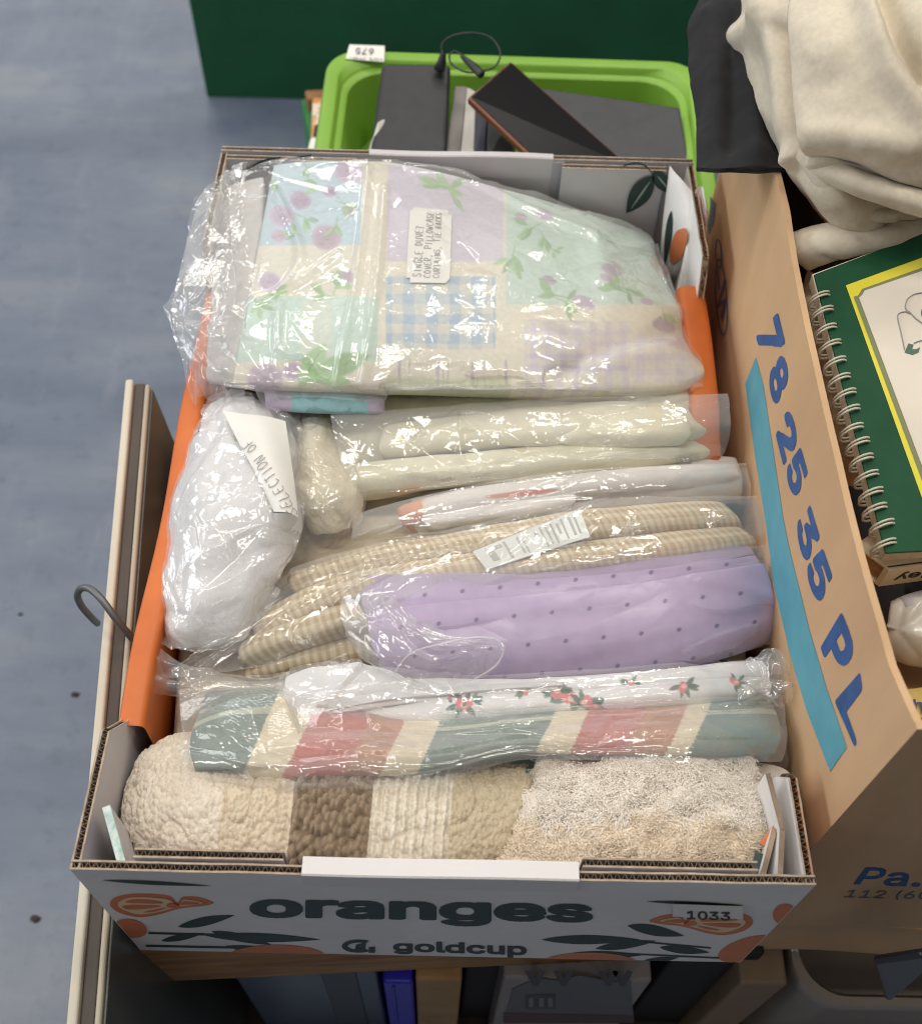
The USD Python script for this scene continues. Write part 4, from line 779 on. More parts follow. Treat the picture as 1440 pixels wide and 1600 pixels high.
def sprig(C, Q, cx, cy, s, a0, n, g):
    for i in range(n):
        a = a0 + g.uniform(-70, 70); r = s * (.3 + .5 * i / n); paint(C, m_leaf(Q, cx + r * math.cos(math.radians(a)), cy + r * math.sin(math.radians(a)), s * g.uniform(.35, .55), s * g.uniform(.12, .2), a) * .85, [LG, MG, DG][i % 3])
    paint(C, m_leaf(Q, cx, cy, s * .9, s * .05, a0) * .7, MG)
def rose(C, Q, cx, cy, r, c, g):
    paint(C, m_ell(Q, cx, cy, r, r * .85, 10) * .9, lin(*c) * 1.12)
    for k in range(5):
        a = k * 1.26 + .4; paint(C, m_ell(Q, cx + r * .42 * math.cos(a), cy + r * .38 * math.sin(a), r * .42, r * .26, math.degrees(a) + 80) * .55, lin(*c) * (.72 + .2 * (k % 2)))
    paint(C, m_ell(Q, cx, cy, r * .22, r * .18) * .7, lin(*c) * .55)
PUR, PUR2 = (186, 160, 198), (164, 132, 178)
def duvet_print(U, V, T):
    Q = topx(T) + 7 * (np.stack([fbm(T * 25, 2, 1), fbm(T * 25, 2, 2)], -1) - .5); g = np.random.default_rng(3)
    C = np.broadcast_to(lin(231, 224, 204), T.shape).copy()
    paint(C, m_rect(Q, 395, 235, 566, 385), lin(176, 208, 226)); paint(C, m_rect(Q, 604, 255, 788, 410), lin(207, 198, 222))
    paint(C, m_rect(Q, 790, 280, 1072, 476), lin(190, 220, 210)); paint(C, m_rect(Q, 340, 462, 592, 566), lin(192, 224, 214)); paint(C, m_rect(Q, 340, 392, 560, 458), lin(224, 220, 204))
    paint(C, m_rect(Q, 470, 468, 520, 560) * .8, lin(214, 222, 206))
    fx = m_rect(Q, 602, 430, 776, 546); per = 35.0                                                      # blue gingham
    sx, sy = (np.sin((Q[..., 0] - 602) / per * 2 * np.pi + 1.2) > 0) * 1.0, (np.sin((Q[..., 1] - 430) / 31 * 2 * np.pi + .4) > 0) * 1.0
    paint(C, fx * (.15 + .42 * sx + .42 * sy), lin(136, 178, 212))
    fx = m_rect(Q, 818, 500, 985, 580); sx, sy = np.sin(Q[..., 0] / 23 * 6.283) > .25, np.sin(Q[..., 1] / 19 * 6.283) > .25
    paint(C, fx * (.2 + .35 * sx + .3 * sy), lin(196, 184, 218))
    fx = m_rect(Q, 985, 520, 1090, 600); sx, sy = np.sin(Q[..., 0] / 31 * 6.283) > .1, np.sin(Q[..., 1] / 24 * 6.283) > .2
    paint(C, fx * (.15 + .3 * sx + .3 * sy), lin(196, 186, 220)); fx = m_rect(Q, 818, 568, 985, 612); paint(C, fx * (.1 + .4 * (np.sin(Q[..., 0] / 27 * 6.283) > .2)), lin(200, 190, 222))
    for x, w in ((625, 3), (640, 1.5), (684, 4), (692, 2), (700, 2), (738, 3.5), (744, 1.5), (755, 1.5), (790, 3)):   # thin violet lines over green
        paint(C, m_rect(Q, x - w, 562, x + w, 604, 1.5) * .7, lin(160, 130, 176))
    paint(C, m_rect(Q, 600, 586, 800, 608, 8) * .55, lin(170, 190, 130)); paint(C, m_rect(Q, 600, 600, 800, 612, 3) * .6, lin(140, 160, 110))
    rose(C, Q, 545, 266, 26, PUR, g); rose(C, Q, 470, 312, 18, PUR2, g); rose(C, Q, 440, 336, 22, PUR, g); rose(C, Q, 515, 298, 12, PUR2, g); rose(C, Q, 510, 372, 26, (170, 140, 170), g); rose(C, Q, 436, 368, 14, PUR, g); rose(C, Q, 546, 328, 13, PUR2, g)
    for cx, cy, s, a in ((498, 290, 24, 200), (540, 318, 26, 20), (476, 340, 26, 30), (525, 352, 22, 100), (462, 366, 22, 200), (480, 262, 18, 60), (430, 280, 20, 120)): sprig(C, Q, cx, cy, s, a, 4, g)
    sprig(C, Q, 692, 292, 40, 180, 4, g); sprig(C, Q, 700, 296, 40, 20, 3, g); paint(C, m_leaf(Q, 704, 300, 44, 3, 62), LG)
    for cx, cy, s, a in ((832, 358, 30, 150), (850, 372, 24, 60), (802, 402, 34, 100), (866, 392, 14, 30), (868, 460, 34, 190), (884, 470, 28, 20), (968, 452, 34, 200), (980, 452, 26, 20), (1036, 492, 24, 80)): sprig(C, Q, cx, cy, s, a, 5, g)
    for cx, cy, r in ((850, 336, 13), (814, 340, 9), (858, 436, 10), (912, 470, 15), (956, 420, 14), (946, 432, 9), (1036, 510, 16), (1010, 470, 9)): paint(C, m_ell(Q, cx, cy, r * 1.3, r * .7, 20) * .8, lin(*PUR2) * 1.05)
    rose(C, Q, 415, 592, 30, (176, 150, 186), g); rose(C, Q, 458, 582, 18, PUR2, g); rose(C, Q, 540, 434, 14, PUR2, g); rose(C, Q, 420, 440, 20, PUR, g)
    paint(C, m_leaf(Q, 488, 572, 44, 20, 120), LG); paint(C, m_leaf(Q, 532, 572, 52, 20, -20), MG); paint(C, m_leaf(Q, 512, 592, 40, 13, 10), LG); paint(C, m_leaf(Q, 532, 572, 46, 1.6, -20), DG); paint(C, m_leaf(Q, 488, 572, 40, 1.6, 120), DG)
    for cx, cy, s, a in ((420, 460, 30, 330), (402, 474, 26, 60), (526, 450, 28, 300), (508, 462, 26, 180)): sprig(C, Q, cx, cy, s, a, 5, g)
    C = C * .72 + lin(234, 230, 219) * .28
    return C * (.97 + .06 * fbm(T * 300, 2, 5)[..., None])
dv = thing('duvet_pack', 'bagged pastel patchwork duvet cover set with handwritten label, at the back of the carton', 'bedding pack', P(720, 440, -.10))
rows = [[(428, 258, -.004), (520, 253, -.002), (620, 258, -.002), (760, 290, -.018), (900, 330, -.038), (1012, 370, -.058)], [(404, 380, .002), (520, 378, .008), (640, 380, .010), (770, 392, .003), (900, 415, -.012), (1042, 446, -.048)],
        [(382, 490, .002), (520, 494, .008), (640, 495, .010), (780, 498, .004), (920, 508, -.010), (1074, 522, -.042)], [(362, 600, -.010), (500, 608, -.006), (640, 609, -.005), (780, 610, -.008), (920, 610, -.014), (1102, 602, -.040)]]
Td = fold(dv, 'duvet_cover', rows, .005, duvet_print, nu=340, nv=270, wr=(16, .006), seed=3, pu=16, pv=14, tb=.04, stretch=(1, 1, 1),
          extra=lambda U, V, G: ridges(G, [([(850, 540), (930, 570), (1020, 560), (1090, 590)], .006, .010), ([(870, 590), (960, 545), (1060, 520)], -.005, .007), ([(600, 240), (570, 420), (560, 610)], .003, .02), ([(930, 400), (960, 470), (1060, 500)], .004, .012)]))
Tl = fold(dv, 'lining_edge', [[(348, 300, -.030), (375, 285, -.014), (412, 276, -.008)], [(338, 420, -.034), (368, 410, -.014), (404, 410, -.004)], [(330, 520, -.038), (356, 515, -.018), (384, 515, -.004)], [(326, 600, -.045), (345, 600, -.024), (368, 602, -.014)]], .004, lin(206, 202, 198), 50, 90, FABS, (60, .008), 5, 6, 10, .03)
Tp = fold(dv, 'pillowcase_edge', [[(412, 606, -.016), (500, 612, -.014), (600, 622, -.018)], [(416, 640, -.030), (500, 645, -.028), (602, 644, -.028)]], .006, lambda U, V, T: np.where(((topx(T)[..., :1] > 455) & (topx(T)[..., :1] < 575)), lin(160, 206, 212), lin(198, 186, 206)) * (1 - .25 * (fbm(T * 60, 2, 3)[..., None] > .55)), 70, 26, seed=9, pv=3)
# the handwritten label
lq = [P(634, 447, .0122), P(702, 446, .0118), P(706, 328, .0126), P(641, 326, .0126)]
hz = cKDTree(Td.reshape(-1, 3)[:, :2])
def on_duvet(p): d, i = hz.query(p[:2], k=4); return np.array([p[0], p[1], Td.reshape(-1, 3)[i, 2].max() + .0008])
lg = np.array([[on_duvet((1 - a) * ((1 - b) * lq[0] + b * lq[3]) + a * ((1 - b) * lq[1] + b * lq[2])) for a in np.linspace(0, 1, 12)] for b in np.linspace(0, 1, 18)])
lg[..., 2] = gaussian_filter(lg[..., 2], 3, mode='nearest') + .0008
lv, lf = gridfaces(18, 12), None
Ul, Vl = uvgrid(18, 12); rc = .14
keep = np.ones((18, 12), bool)
for cu, cv in ((0, 0), (11, 0), (0, 17), (11, 17)): keep[cv, cu] = False
ff = gridfaces(18, 12); ff = ff[keep.ravel()[ff].all(1)]
lb = add(dv, 'paper_label', (lg.reshape(-1, 3), ff), PAPER, smooth=True, label='white handwritten sticker on the duvet cover')
def label_at(a, b):                                   # a along the writing (upwards in the picture), b across it
    from scipy.ndimage import map_coordinates
    c = np.array([[np.clip(a, 0, 1) * 17], [np.clip(1 - b, 0, 1) * 11]]); return np.array([map_coordinates(lg[..., k], c, order=1)[0] for k in range(3)]), np.array([0, 0, 1.0])
handwriting(lb, 'handwriting', [('SINGLE DUVET', .06, .74, .66, .84), ('COVER, PILLOWCASE', .05, .95, .44, .60), ('CURTAINS, TIE BACKS', .05, .95, .24, .38)], label_at, .0005, PENCIL, .00028)
rows = [[(356, 268, .002), (430, 248, .004), (620, 250, .005), (760, 282, -.010), (900, 320, -.028), (1020, 366, -.052)], [(312, 318, .004), (420, 372, .010), (620, 372, .018), (770, 384, .010), (900, 410, -.004), (1048, 446, -.044)],
        [(268, 470, .004), (390, 490, .008), (620, 490, .016), (780, 495, .010), (920, 508, -.004), (1078, 522, -.038)], [(284, 560, -.01), (372, 585, .0), (620, 604, .0), (780, 606, -.004), (920, 606, -.010), (1100, 598, -.036)], [(318, 628, -.04), (380, 640, -.03), (620, 634, -.02), (780, 634, -.022), (920, 634, -.026), (1104, 626, -.044)]]
bag(dv, rows, [Td, Tl, Tp], 11, FILMD, nu=330, nv=240, coarse=.05, ca=.0050, fine=.014, fa=.0011, lines=[([(576, 268), (560, 420), (528, 600)], .006, .003), ([(600, 300), (588, 440), (566, 600)], .005, .0035), ([(640, 262), (720, 276), (830, 330), (930, 372)], .004, .003), ([(430, 300), (470, 400), (440, 470), (430, 590)], .004, .004), ([(400, 470), (470, 440), (530, 400)], .004, .003)])
# loose film at the left, gathered over the carton's side
G_ = [[(385, 250, .012), (356, 268, .010), (330, 300, .008), (306, 310, .0)], [(380, 330, .012), (345, 350, .012), (316, 390, .008), (290, 420, -.004)], [(372, 430, .008), (340, 440, .012), (296, 470, .008), (262, 472, -.004)], [(362, 540, .004), (330, 540, .006), (300, 540, .0), (276, 560, -.012)], [(352, 610, -.02), (330, 620, -.02), (312, 620, -.025), (300, 640, -.035)]]
bag(dv, G_, None, 19, nu=110, nv=150, coarse=.018, ca=.006, fine=.007, fa=.0016, name='loose_film')

# pale yellow pack
ye = thing('pale_yellow_pack', 'bagged pale yellow folded sheets just in front of the patchwork duvet pack', 'bedding pack', P(830, 700, -.12))
YC = lambda a: (lambda U, V, T: lin(238, 233, 206) * a * (.96 + .07 * fbm(T * 40, 2, 4)[..., None]))
T1 = fold(ye, 'fold', [[(600, 668, -.040), (760, 648, -.036), (940, 630, -.034), (1070, 632, -.042)], [(590, 700, -.038), (760, 684, -.030), (940, 668, -.028), (1100, 668, -.042)], [(600, 716, -.05), (760, 700, -.042), (940, 690, -.042), (1112, 690, -.055)]], .006, YC(.93), seed=31, material=FABS, tb=.03, wr=(35, .007), pu=24, pv=4, extra=lambda U, V, G: gaussian_filter(crumple(50, 120, .3, .04, .022, .002, 301), 1.2))
T2 = fold(ye, 'fold', [[(536, 726, -.048), (700, 712, -.040), (880, 700, -.040), (1090, 684, -.052)], [(534, 752, -.046), (700, 738, -.036), (880, 722, -.036), (1110, 706, -.052)], [(562, 782, -.062), (700, 762, -.050), (880, 742, -.050), (1104, 722, -.066)]], .006, YC(.97), seed=33, material=FABS, tb=.03, wr=(35, .007), pu=24, pv=4, extra=lambda U, V, G: gaussian_filter(crumple(50, 120, .3, .04, .022, .002, 303), 1.2))
T3 = fold(ye, 'fold', [[(880, 660, -.034), (960, 640, -.030), (1060, 640, -.036)], [(860, 684, -.030), (960, 676, -.024), (1080, 676, -.034)], [(930, 704, -.036), (980, 700, -.034), (1060, 696, -.042)]], .004, YC(1.0), 80, 40, seed=35, material=FABS, tb=.01, wr=(40, .008))
T0 = fold(ye, 'back_fold', [[(560, 612, -.056), (700, 606, -.050), (900, 604, -.048), (1090, 600, -.054)], [(526, 650, -.046), (700, 640, -.040), (900, 626, -.038), (1108, 622, -.044)], [(524, 690, -.052), (700, 674, -.046), (900, 656, -.044), (1114, 652, -.05)], [(530, 735, -.062), (700, 716, -.058), (900, 700, -.056), (1112, 700, -.064)]], .004, YC(.84), seed=37, material=FABS, tb=.03, wr=(25, .006), pv=8)
bag(ye, [[(516, 650, -.028), (700, 636, -.024), (900, 620, -.020), (1136, 616, -.022)], [(528, 700, -.034), (700, 680, -.022), (900, 664, -.018), (1140, 664, -.026)], [(540, 750, -.040), (700, 730, -.028), (900, 712, -.028), (1136, 700, -.044)], [(566, 788, -.06), (700, 770, -.048), (900, 746, -.048), (1120, 728, -.062)]], [T1, T2, T3], 41, FILMM, nu=260, nv=110, coarse=.03, ca=.0045, fine=.012, fa=.0011)

# white and orange pack
wo = thing('white_orange_pack', 'bagged thin white linen with an orange corner, between yellow and gingham packs', 'bedding pack', P(890, 780, -.12))
WC = lin(232, 226, 222)
def wo_col(U, V, T):
    Q = topx(T); C = np.broadcast_to(WC, T.shape).copy(); paint(C, m_rect(Q, 610, 770, 662, 830, 3), lin(226, 150, 104)); paint(C, m_ell(Q, 815, 771, 62, 5, -6), lin(208, 120, 92)); return C
T1 = fold(wo, 'fold', [[(620, 796, -.058), (760, 762, -.048), (940, 738, -.046), (1150, 728, -.058)], [(622, 806, -.052), (760, 776, -.042), (940, 752, -.040), (1156, 742, -.052)], [(630, 822, -.06), (760, 794, -.052), (940, 772, -.050), (1150, 762, -.066)]], .005, wo_col, 140, 44, FABS, (30, .006), 43, 12, 2.6, .03)
T2 = fold(wo, 'fold', [[(655, 806, -.052), (760, 790, -.046), (900, 770, -.044)], [(662, 818, -.050), (760, 804, -.044), (900, 782, -.044)], [(668, 830, -.060), (760, 816, -.056), (880, 794, -.054)]], .004, lambda U, V, T: np.broadcast_to(lin(238, 234, 230), T.shape), 90, 30, FABS, (40, .004), 45, 12, 2.6, .02)
T0 = fold(wo, 'back_fold', [[(640, 780, -.062), (760, 752, -.056), (940, 724, -.054), (1150, 716, -.06)], [(644, 815, -.058), (760, 790, -.054), (940, 760, -.052), (1160, 750, -.06)], [(660, 850, -.07), (760, 826, -.064), (940, 800, -.062), (1156, 786, -.07)]], .004, lambda U, V, T: np.broadcast_to(lin(214, 206, 200), T.shape), 140, 40, FABS, (30, .006), 46, 12, 8, .03)
bag(wo, [[(552, 806, -.05), (700, 770, -.040), (900, 740, -.036), (1166, 720, -.040)], [(548, 836, -.046), (700, 800, -.034), (900, 768, -.032), (1172, 760, -.046)], [(552, 856, -.055), (700, 832, -.046), (900, 806, -.046), (1168, 790, -.06)]], [T1, T2], 47, FILMM, nu=230, nv=80, coarse=.026, ca=.004, fine=.012, fa=.0010)

# cream gingham pack
gi = thing('gingham_pack', 'bagged cream and tan gingham bedding with printed tag, behind the lilac pack', 'bedding pack', P(760, 880, -.13))
def gingham(n, m_, a=1.0):
    def f(U, V, T):
        su, sv = (np.sin(U * n * 6.283) > 0) * 1.0, (np.sin(V * m_ * 6.283) > 0) * 1.0; C = np.broadcast_to(lin(232, 220, 192), T.shape).copy(); paint(C, .08 + .44 * su + .38 * sv, lin(186, 160, 120)); return C * a
    return f
T1 = fold(gi, 'fold', [[(450, 904, -.062), (600, 858, -.052), (760, 826, -.048), (920, 800, -.046), (1120, 786, -.058)], [(452, 918, -.055), (600, 874, -.044), (760, 846, -.040), (920, 822, -.038), (1150, 806, -.052)], [(470, 936, -.064), (600, 894, -.054), (760, 868, -.050), (920, 846, -.048), (1160, 828, -.064)]], .005, gingham(62, 4), 300, 50, FABV, (30, .006), 51, 40, 2.6, .03)
T2 = fold(gi, 'fold', [[(400, 970, -.062), (520, 908, -.054), (700, 872, -.048), (900, 852, -.045), (1150, 822, -.060)], [(396, 990, -.056), (520, 930, -.046), (700, 894, -.040), (900, 874, -.037), (1176, 842, -.055)], [(410, 1008, -.066), (520, 954, -.056), (700, 916, -.050), (900, 896, -.050), (1184, 866, -.07)]], .005, gingham(64, 4), 300, 50, FABV, (30, .006), 53, 40, 2.6, .03)
T3 = fold(gi, 'fold', [[(388, 1006, -.062), (450, 974, -.056), (560, 944, -.052)], [(374, 1024, -.060), (450, 992, -.048), (570, 962, -.044)], [(400, 1046, -.070), (470, 1016, -.058), (580, 986, -.055)]], .005, gingham(16, 3, .97), 120, 50, FABV, (30, .006), 55, 30, 2.6, .025)
T4 = fold(gi, 'fold', [[(395, 1036, -.074), (480, 1006, -.066), (580, 980, -.064)], [(380, 1056, -.072), (480, 1026, -.062), (590, 1000, -.060)], [(400, 1072, -.08), (490, 1050, -.072), (590, 1036, -.07)]], .004, gingham(16, 3, .9), 100, 40, FABV, (30, .006), 57, 30, 2.6, .02)
tq = [P(738, 862, -.030), P(760, 890, -.032), P(922, 838, -.028), P(905, 795, -.028)]
tagp = add(gi, 'printed_tag', slab4([tq[0], tq[1], tq[2], tq[3]], .0006, .0002), mat('tag_paper', col(226, 228, 224), .6), label='white printed tag on the gingham bedding')
tl = lambda a, b: (1 - b) * ((1 - a) * tq[0] + a * tq[3]) + b * ((1 - a) * tq[1] + a * tq[2])
bars = []
for a0, a1, b0, b1 in [(.10, .16, .1, .75), (.13, .24, .15, .3), (.26, .28, .1, .9), (.38, .40, .15, .85), (.42, .435, .2, .9), (.54, .57, .2, .45), (.60, .615, .1, .9), (.65, .665, .1, .85), (.70, .715, .1, .9), (.75, .77, .2, .6), (.80, .815, .1, .85), (.87, .89, .15, .8), (.92, .935, .2, .8)]:
    c4 = [tl(a0, b0), tl(a1, b0), tl(a1, b1), tl(a0, b1)]; bars.append(slab4([p + np.array([0, 0, .0006]) for p in c4], .0004, .00012))
add(tagp, 'small_print', cat_(*bars), mat('print_grey', col(178, 180, 178), .6))
bag(gi, [[(436, 896, -.05), (600, 846, -.040), (760, 812, -.034), (920, 786, -.032), (1190, 776, -.04)], [(404, 950, -.046), (560, 890, -.034), (760, 850, -.028), (920, 830, -.026), (1212, 816, -.034)], [(300, 1020, -.045), (450, 960, -.036), (700, 896, -.030), (920, 874, -.028), (1216, 850, -.04)], [(240, 1062, -.05), (420, 1040, -.050), (600, 990, -.044), (900, 920, -.045), (1210, 890, -.06)]], [T1, T2, T3, T4], 59, FILM, nu=300, nv=130, coarse=.024, ca=.0035, fine=.010, fa=.0013)
bag(gi, [[(246, 1008, -.050), (300, 1040, -.044), (400, 1050, -.046), (540, 1020, -.05)], [(232, 1050, -.050), (300, 1070, -.042), (400, 1072, -.044), (560, 1046, -.05)], [(226, 1080, -.056), (300, 1084, -.05), (400, 1092, -.052), (580, 1070, -.058)]], None, 61, FILM, nu=140, nv=60, coarse=.014, ca=.006, fine=.006, fa=.0014, name='loose_film')

# lilac pack
li = thing('lilac_pack', 'bagged lilac bedding with tiny dark dots, folded, in the middle front of the carton', 'bedding pack', P(890, 960, -.13))
def dots(T, C, sx=58.0, sy=47.0, r=4.2):
    Q = topx(T); x, y = Q[..., 0] + .16 * Q[..., 1], Q[..., 1] + .10 * (Q[..., 0] - 560); j = np.round(y / sy); xo = x + (j % 2) * sx * .5; dx, dy = xo - np.round(xo / sx) * sx, y - j * sy; paint(C, np.clip((r - np.hypot(dx, dy)) / 1.6, 0, 1) * .85, lin(84, 74, 116))
def lil(a=1.0):
    def f(U, V, T):
        C = np.broadcast_to(lin(180, 160, 196) * a, T.shape).copy(); dots(T, C); return C
    return f
T0 = fold(li, 'fold', [[(566, 890, -.050), (700, 882, -.046), (860, 882, -.044), (1010, 872, -.044), (1170, 852, -.054)], [(566, 918, -.046), (700, 908, -.040), (860, 906, -.038), (1010, 896, -.037), (1180, 868, -.050)]], .002, lil(.93), 260, 40, FABS, (22, .004), 62, 40, 10, .03)
T1 = fold(li, 'fold', [[(560, 900, -.042), (700, 896, -.036), (860, 900, -.034), (1010, 890, -.034), (1180, 868, -.048)], [(564, 938, -.043), (700, 930, -.037), (860, 920, -.035), (1010, 904, -.035), (1190, 884, -.049)], [(572, 970, -.048), (700, 962, -.042), (860, 950, -.040), (1010, 935, -.040), (1196, 905, -.055)]], .0022, lil(.97), 280, 60, FABS, (18, .005), 63, 40, 16, .03)
T2 = fold(li, 'fold', [[(574, 962, -0.0365), (640, 948, -0.0305), (760, 936, -0.0265), (900, 922, -0.0245), (1050, 902, -0.0245), (1192, 880, -0.0365)], [(578, 1000, -0.0405), (640, 990, -0.0335), (760, 980, -0.0285), (900, 970, -0.0265), (1050, 952, -0.0265), (1206, 920, -0.0395)], [(592, 1036, -0.0475), (640, 1032, -0.0415), (760, 1030, -0.0365), (900, 1020, -0.0345), (1050, 1006, -0.0345), (1210, 966, -0.0485)], [(606, 1062, -0.0625), (640, 1066, -0.0585), (760, 1068, -0.0545), (900, 1060, -0.0525), (1050, 1046, -0.0545), (1202, 1000, -0.0665)]], .0025, lil(1.0), 320, 130, FABS, (14, .005), 65, 46, 24, .03,
          extra=lambda U, V, G: ridges(G, [([(590, 990), (760, 962), (960, 940)], .0014, .006), ([(900, 1040), (1050, 1000), (1190, 960)], -.0014, .006), ([(1080, 900), (1150, 920), (1206, 935)], .0016, .005)]))
bag(li, [[(545, 890, -.036), (700, 880, -.028), (860, 880, -.026), (1010, 872, -.026), (1206, 848, -.038)], [(530, 950, -.034), (700, 950, -.024), (860, 945, -.020), (1010, 925, -.020), (1216, 890, -.036)], [(548, 1000, -.036), (700, 1000, -.026), (860, 1000, -.022), (1010, 985, -.022), (1218, 940, -.040)], [(590, 1064, -.052), (700, 1068, -.046), (860, 1064, -.044), (1010, 1052, -.046), (1212, 1002, -.06)]], [T0, T1, T2], 67, FILMC, nu=280, nv=150, coarse=.05, ca=.0022, fine=.018, fa=.0005)
bag(li, [[(536, 930, -.022), (580, 925, -.016), (640, 965, -.016), (670, 1000, -.018)], [(528, 965, -.024), (600, 985, -.012), (680, 1000, -.010), (760, 1000, -.016)], [(552, 1010, -.028), (630, 1030, -.014), (720, 1015, -.012), (786, 1010, -.018)], [(600, 1070, -.044), (660, 1076, -.034), (730, 1066, -.030), (784, 1040, -.030)]], None, 69, FILM, nu=130, nv=90, coarse=.016, ca=.004, fine=.007, fa=.0012, name='loose_film')
seam = [P(*p) for p in [(612, 1058, -.032), (640, 1022, -.018), (690, 1006, -.010), (740, 996, -.010), (776, 1000, -.014), (786, 1016, -.018), (774, 1040, -.026), (740, 1062, -.034)]]
add(li, 'bag_seam', tube(curve(seam, 8), .0006, 6), FILMW, True)

# white rosebud pack
ro = thing('rosebud_pack', 'bagged white bedding printed with small pink rosebuds, below the lilac pack', 'bedding pack', P(820, 1095, -.13))
def buds(U, V, T):
    Q = topx(T); C = np.broadcast_to(lin(232, 230, 230), T.shape).copy(); g = np.random.default_rng(5)
    for cx, cy, s in ((548, 1128, 1.5), (520, 1122, 1.1), (574, 1130, 1.0), (724, 1102, 1.2), (735, 1094, .8), (892, 1092, 1.3), (912, 1098, 1.1), (870, 1080, 1.0), (930, 1104, .9), (1068, 1072, 1.0), (820, 1080, .8), (700, 1086, .7), (600, 1090, .8), (985, 1066, .7), (560, 1096, .8), (1150, 1066, .8)):
        for k in range(6):
            a = g.uniform(0, 360); paint(C, m_leaf(Q, cx + 14 * s * math.cos(math.radians(a)), cy + 8 * s * math.sin(math.radians(a)), 12 * s, 4.5 * s, a) * .9, [lin(62, 104, 84), lin(86, 124, 100)][k % 2])
        for k in range(2): paint(C, m_ell(Q, cx + g.uniform(-9, 9) * s, cy + g.uniform(-6, 6) * s, 8 * s, 6 * s, g.uniform(0, 90)), lin(222, 128, 132)); 
        paint(C, m_ell(Q, cx, cy, 5 * s, 4 * s), lin(244, 196, 192))
    return C
T1 = fold(ro, 'fold', [[(440, 1074, -.058), (560, 1062, -.050), (760, 1064, -.047), (960, 1056, -.046), (1190, 1034, -.058)], [(440, 1096, -.056), (560, 1090, -.045), (760, 1082, -.042), (960, 1070, -.041), (1200, 1052, -.055)], [(446, 1120, -.062), (560, 1112, -.054), (760, 1098, -.050), (960, 1084, -.050), (1200, 1070, -.062)]], .004, buds, 300, 56, FABS, (30, .006), 71, 50, 3, .025)
T2 = fold(ro, 'fold', [[(446, 1108, -.054), (560, 1102, -.047), (760, 1086, -.043), (960, 1074, -.042), (1196, 1058, -.056)], [(442, 1126, -.052), (560, 1122, -.043), (760, 1106, -.038), (960, 1092, -.037), (1204, 1072, -.053)], [(452, 1144, -.064), (560, 1148, -.056), (760, 1132, -.052), (960, 1116, -.052), (1190, 1100, -.066)]], .004, buds, 300, 56, FABS, (26, .006), 73, 50, 3, .02)
T3 = fold(ro, 'flap', [[(448, 1060, -.042), (500, 1044, -.038), (560, 1038, -.038), (650, 1074, -.041)], [(442, 1092, -.039), (510, 1082, -.034), (590, 1078, -.035), (690, 1084, -.039)], [(440, 1128, -.042), (510, 1119, -.037), (590, 1106, -.037), (710, 1092, -.041)]], .0012, lambda U, V, T: np.broadcast_to(lin(226, 225, 226), T.shape), 140, 70, FABS, (45, .005), 75, 60, 40, .003,
          extra=lambda U, V, G: ridges(G, [([(470, 1125), (520, 1085), (560, 1040)], .0022, .004), ([(500, 1110), (600, 1084), (690, 1084)], -.0018, .003)]))
T4 = fold(ro, 'flap', [[(505, 1098, -.034), (600, 1082, -.034), (720, 1072, -.036), (880, 1064, -.036)], [(515, 1112, -.035), (600, 1096, -.034), (720, 1083, -.036), (880, 1072, -.036)]], .001, lambda U, V, T: np.broadcast_to(lin(214, 213, 215), T.shape), 120, 30, FABS, (45, .004), 76, 50, 20, .002)
bag(ro, [[(436, 1052, -.040), (560, 1034, -.032), (760, 1050, -.034), (960, 1046, -.034), (1200, 1024, -.040)], [(428, 1090, -.038), (560, 1080, -.028), (760, 1080, -.030), (960, 1068, -.030), (1222, 1046, -.042)], [(436, 1136, -.050), (560, 1140, -.040), (760, 1122, -.038), (960, 1104, -.038), (1214, 1084, -.054)], [(448, 1152, -.062), (560, 1154, -.054), (760, 1138, -.052), (960, 1122, -.052), (1200, 1106, -.066)]], [T1, T2, T3, T4], 77, FILM, nu=290, nv=90, coarse=.036, ca=.0032, fine=.012, fa=.0009)
bag(ro, [[(1165, 1032, -.036), (1200, 1022, -.030), (1225, 1028, -.030), (1246, 1040, -.034)], [(1160, 1062, -.034), (1200, 1060, -.022), (1228, 1066, -.022), (1248, 1072, -.034)], [(1160, 1098, -.044), (1196, 1096, -.034), (1224, 1100, -.034), (1238, 1106, -.044)]], None, 79, FILM, nu=80, nv=80, coarse=.009, ca=.0065, fine=.004, fa=.0015, name='film_knot')

# patchwork pack, green cream and red
pa = thing('green_red_pack', 'bagged green, cream and red patchwork bedding resting on the two towels', 'bedding pack', P(760, 1150, -.12))
GR, CR, RD, OB = lin(122, 138, 128), lin(222, 209, 182), lin(190, 122, 114), lin(186, 140, 116)
def patches(U, V, T):
    Q = topx(T); x = Q[..., 0] - .45 * (1170 - Q[..., 1]) + 6 * (fbm(T * 60, 2, 8) - .5); C = np.zeros(T.shape); nz = fbm(T * np.array([90, 160, 90]), 4, 6)[..., None]
    for x0, x1, c in ((-500, 396, GR), (396, 462, CR), (462, 555, RD), (555, 612, OB), (612, 668, CR), (668, 840, GR), (840, 892, CR), (892, 978, RD), (978, 1044, OB), (1044, 1078, CR), (1078, 2000, GR)):
        C = np.where(((x >= x0) & (x < x1))[..., None], c, C)
    st = ((V > .30) & (V < .40))[..., None] & (np.abs(C - GR).sum(-1, keepdims=True) < .05); C = np.where(st, C * .4 + lin(206, 206, 180) * .6, C)
    return C * (.82 + .36 * nz)
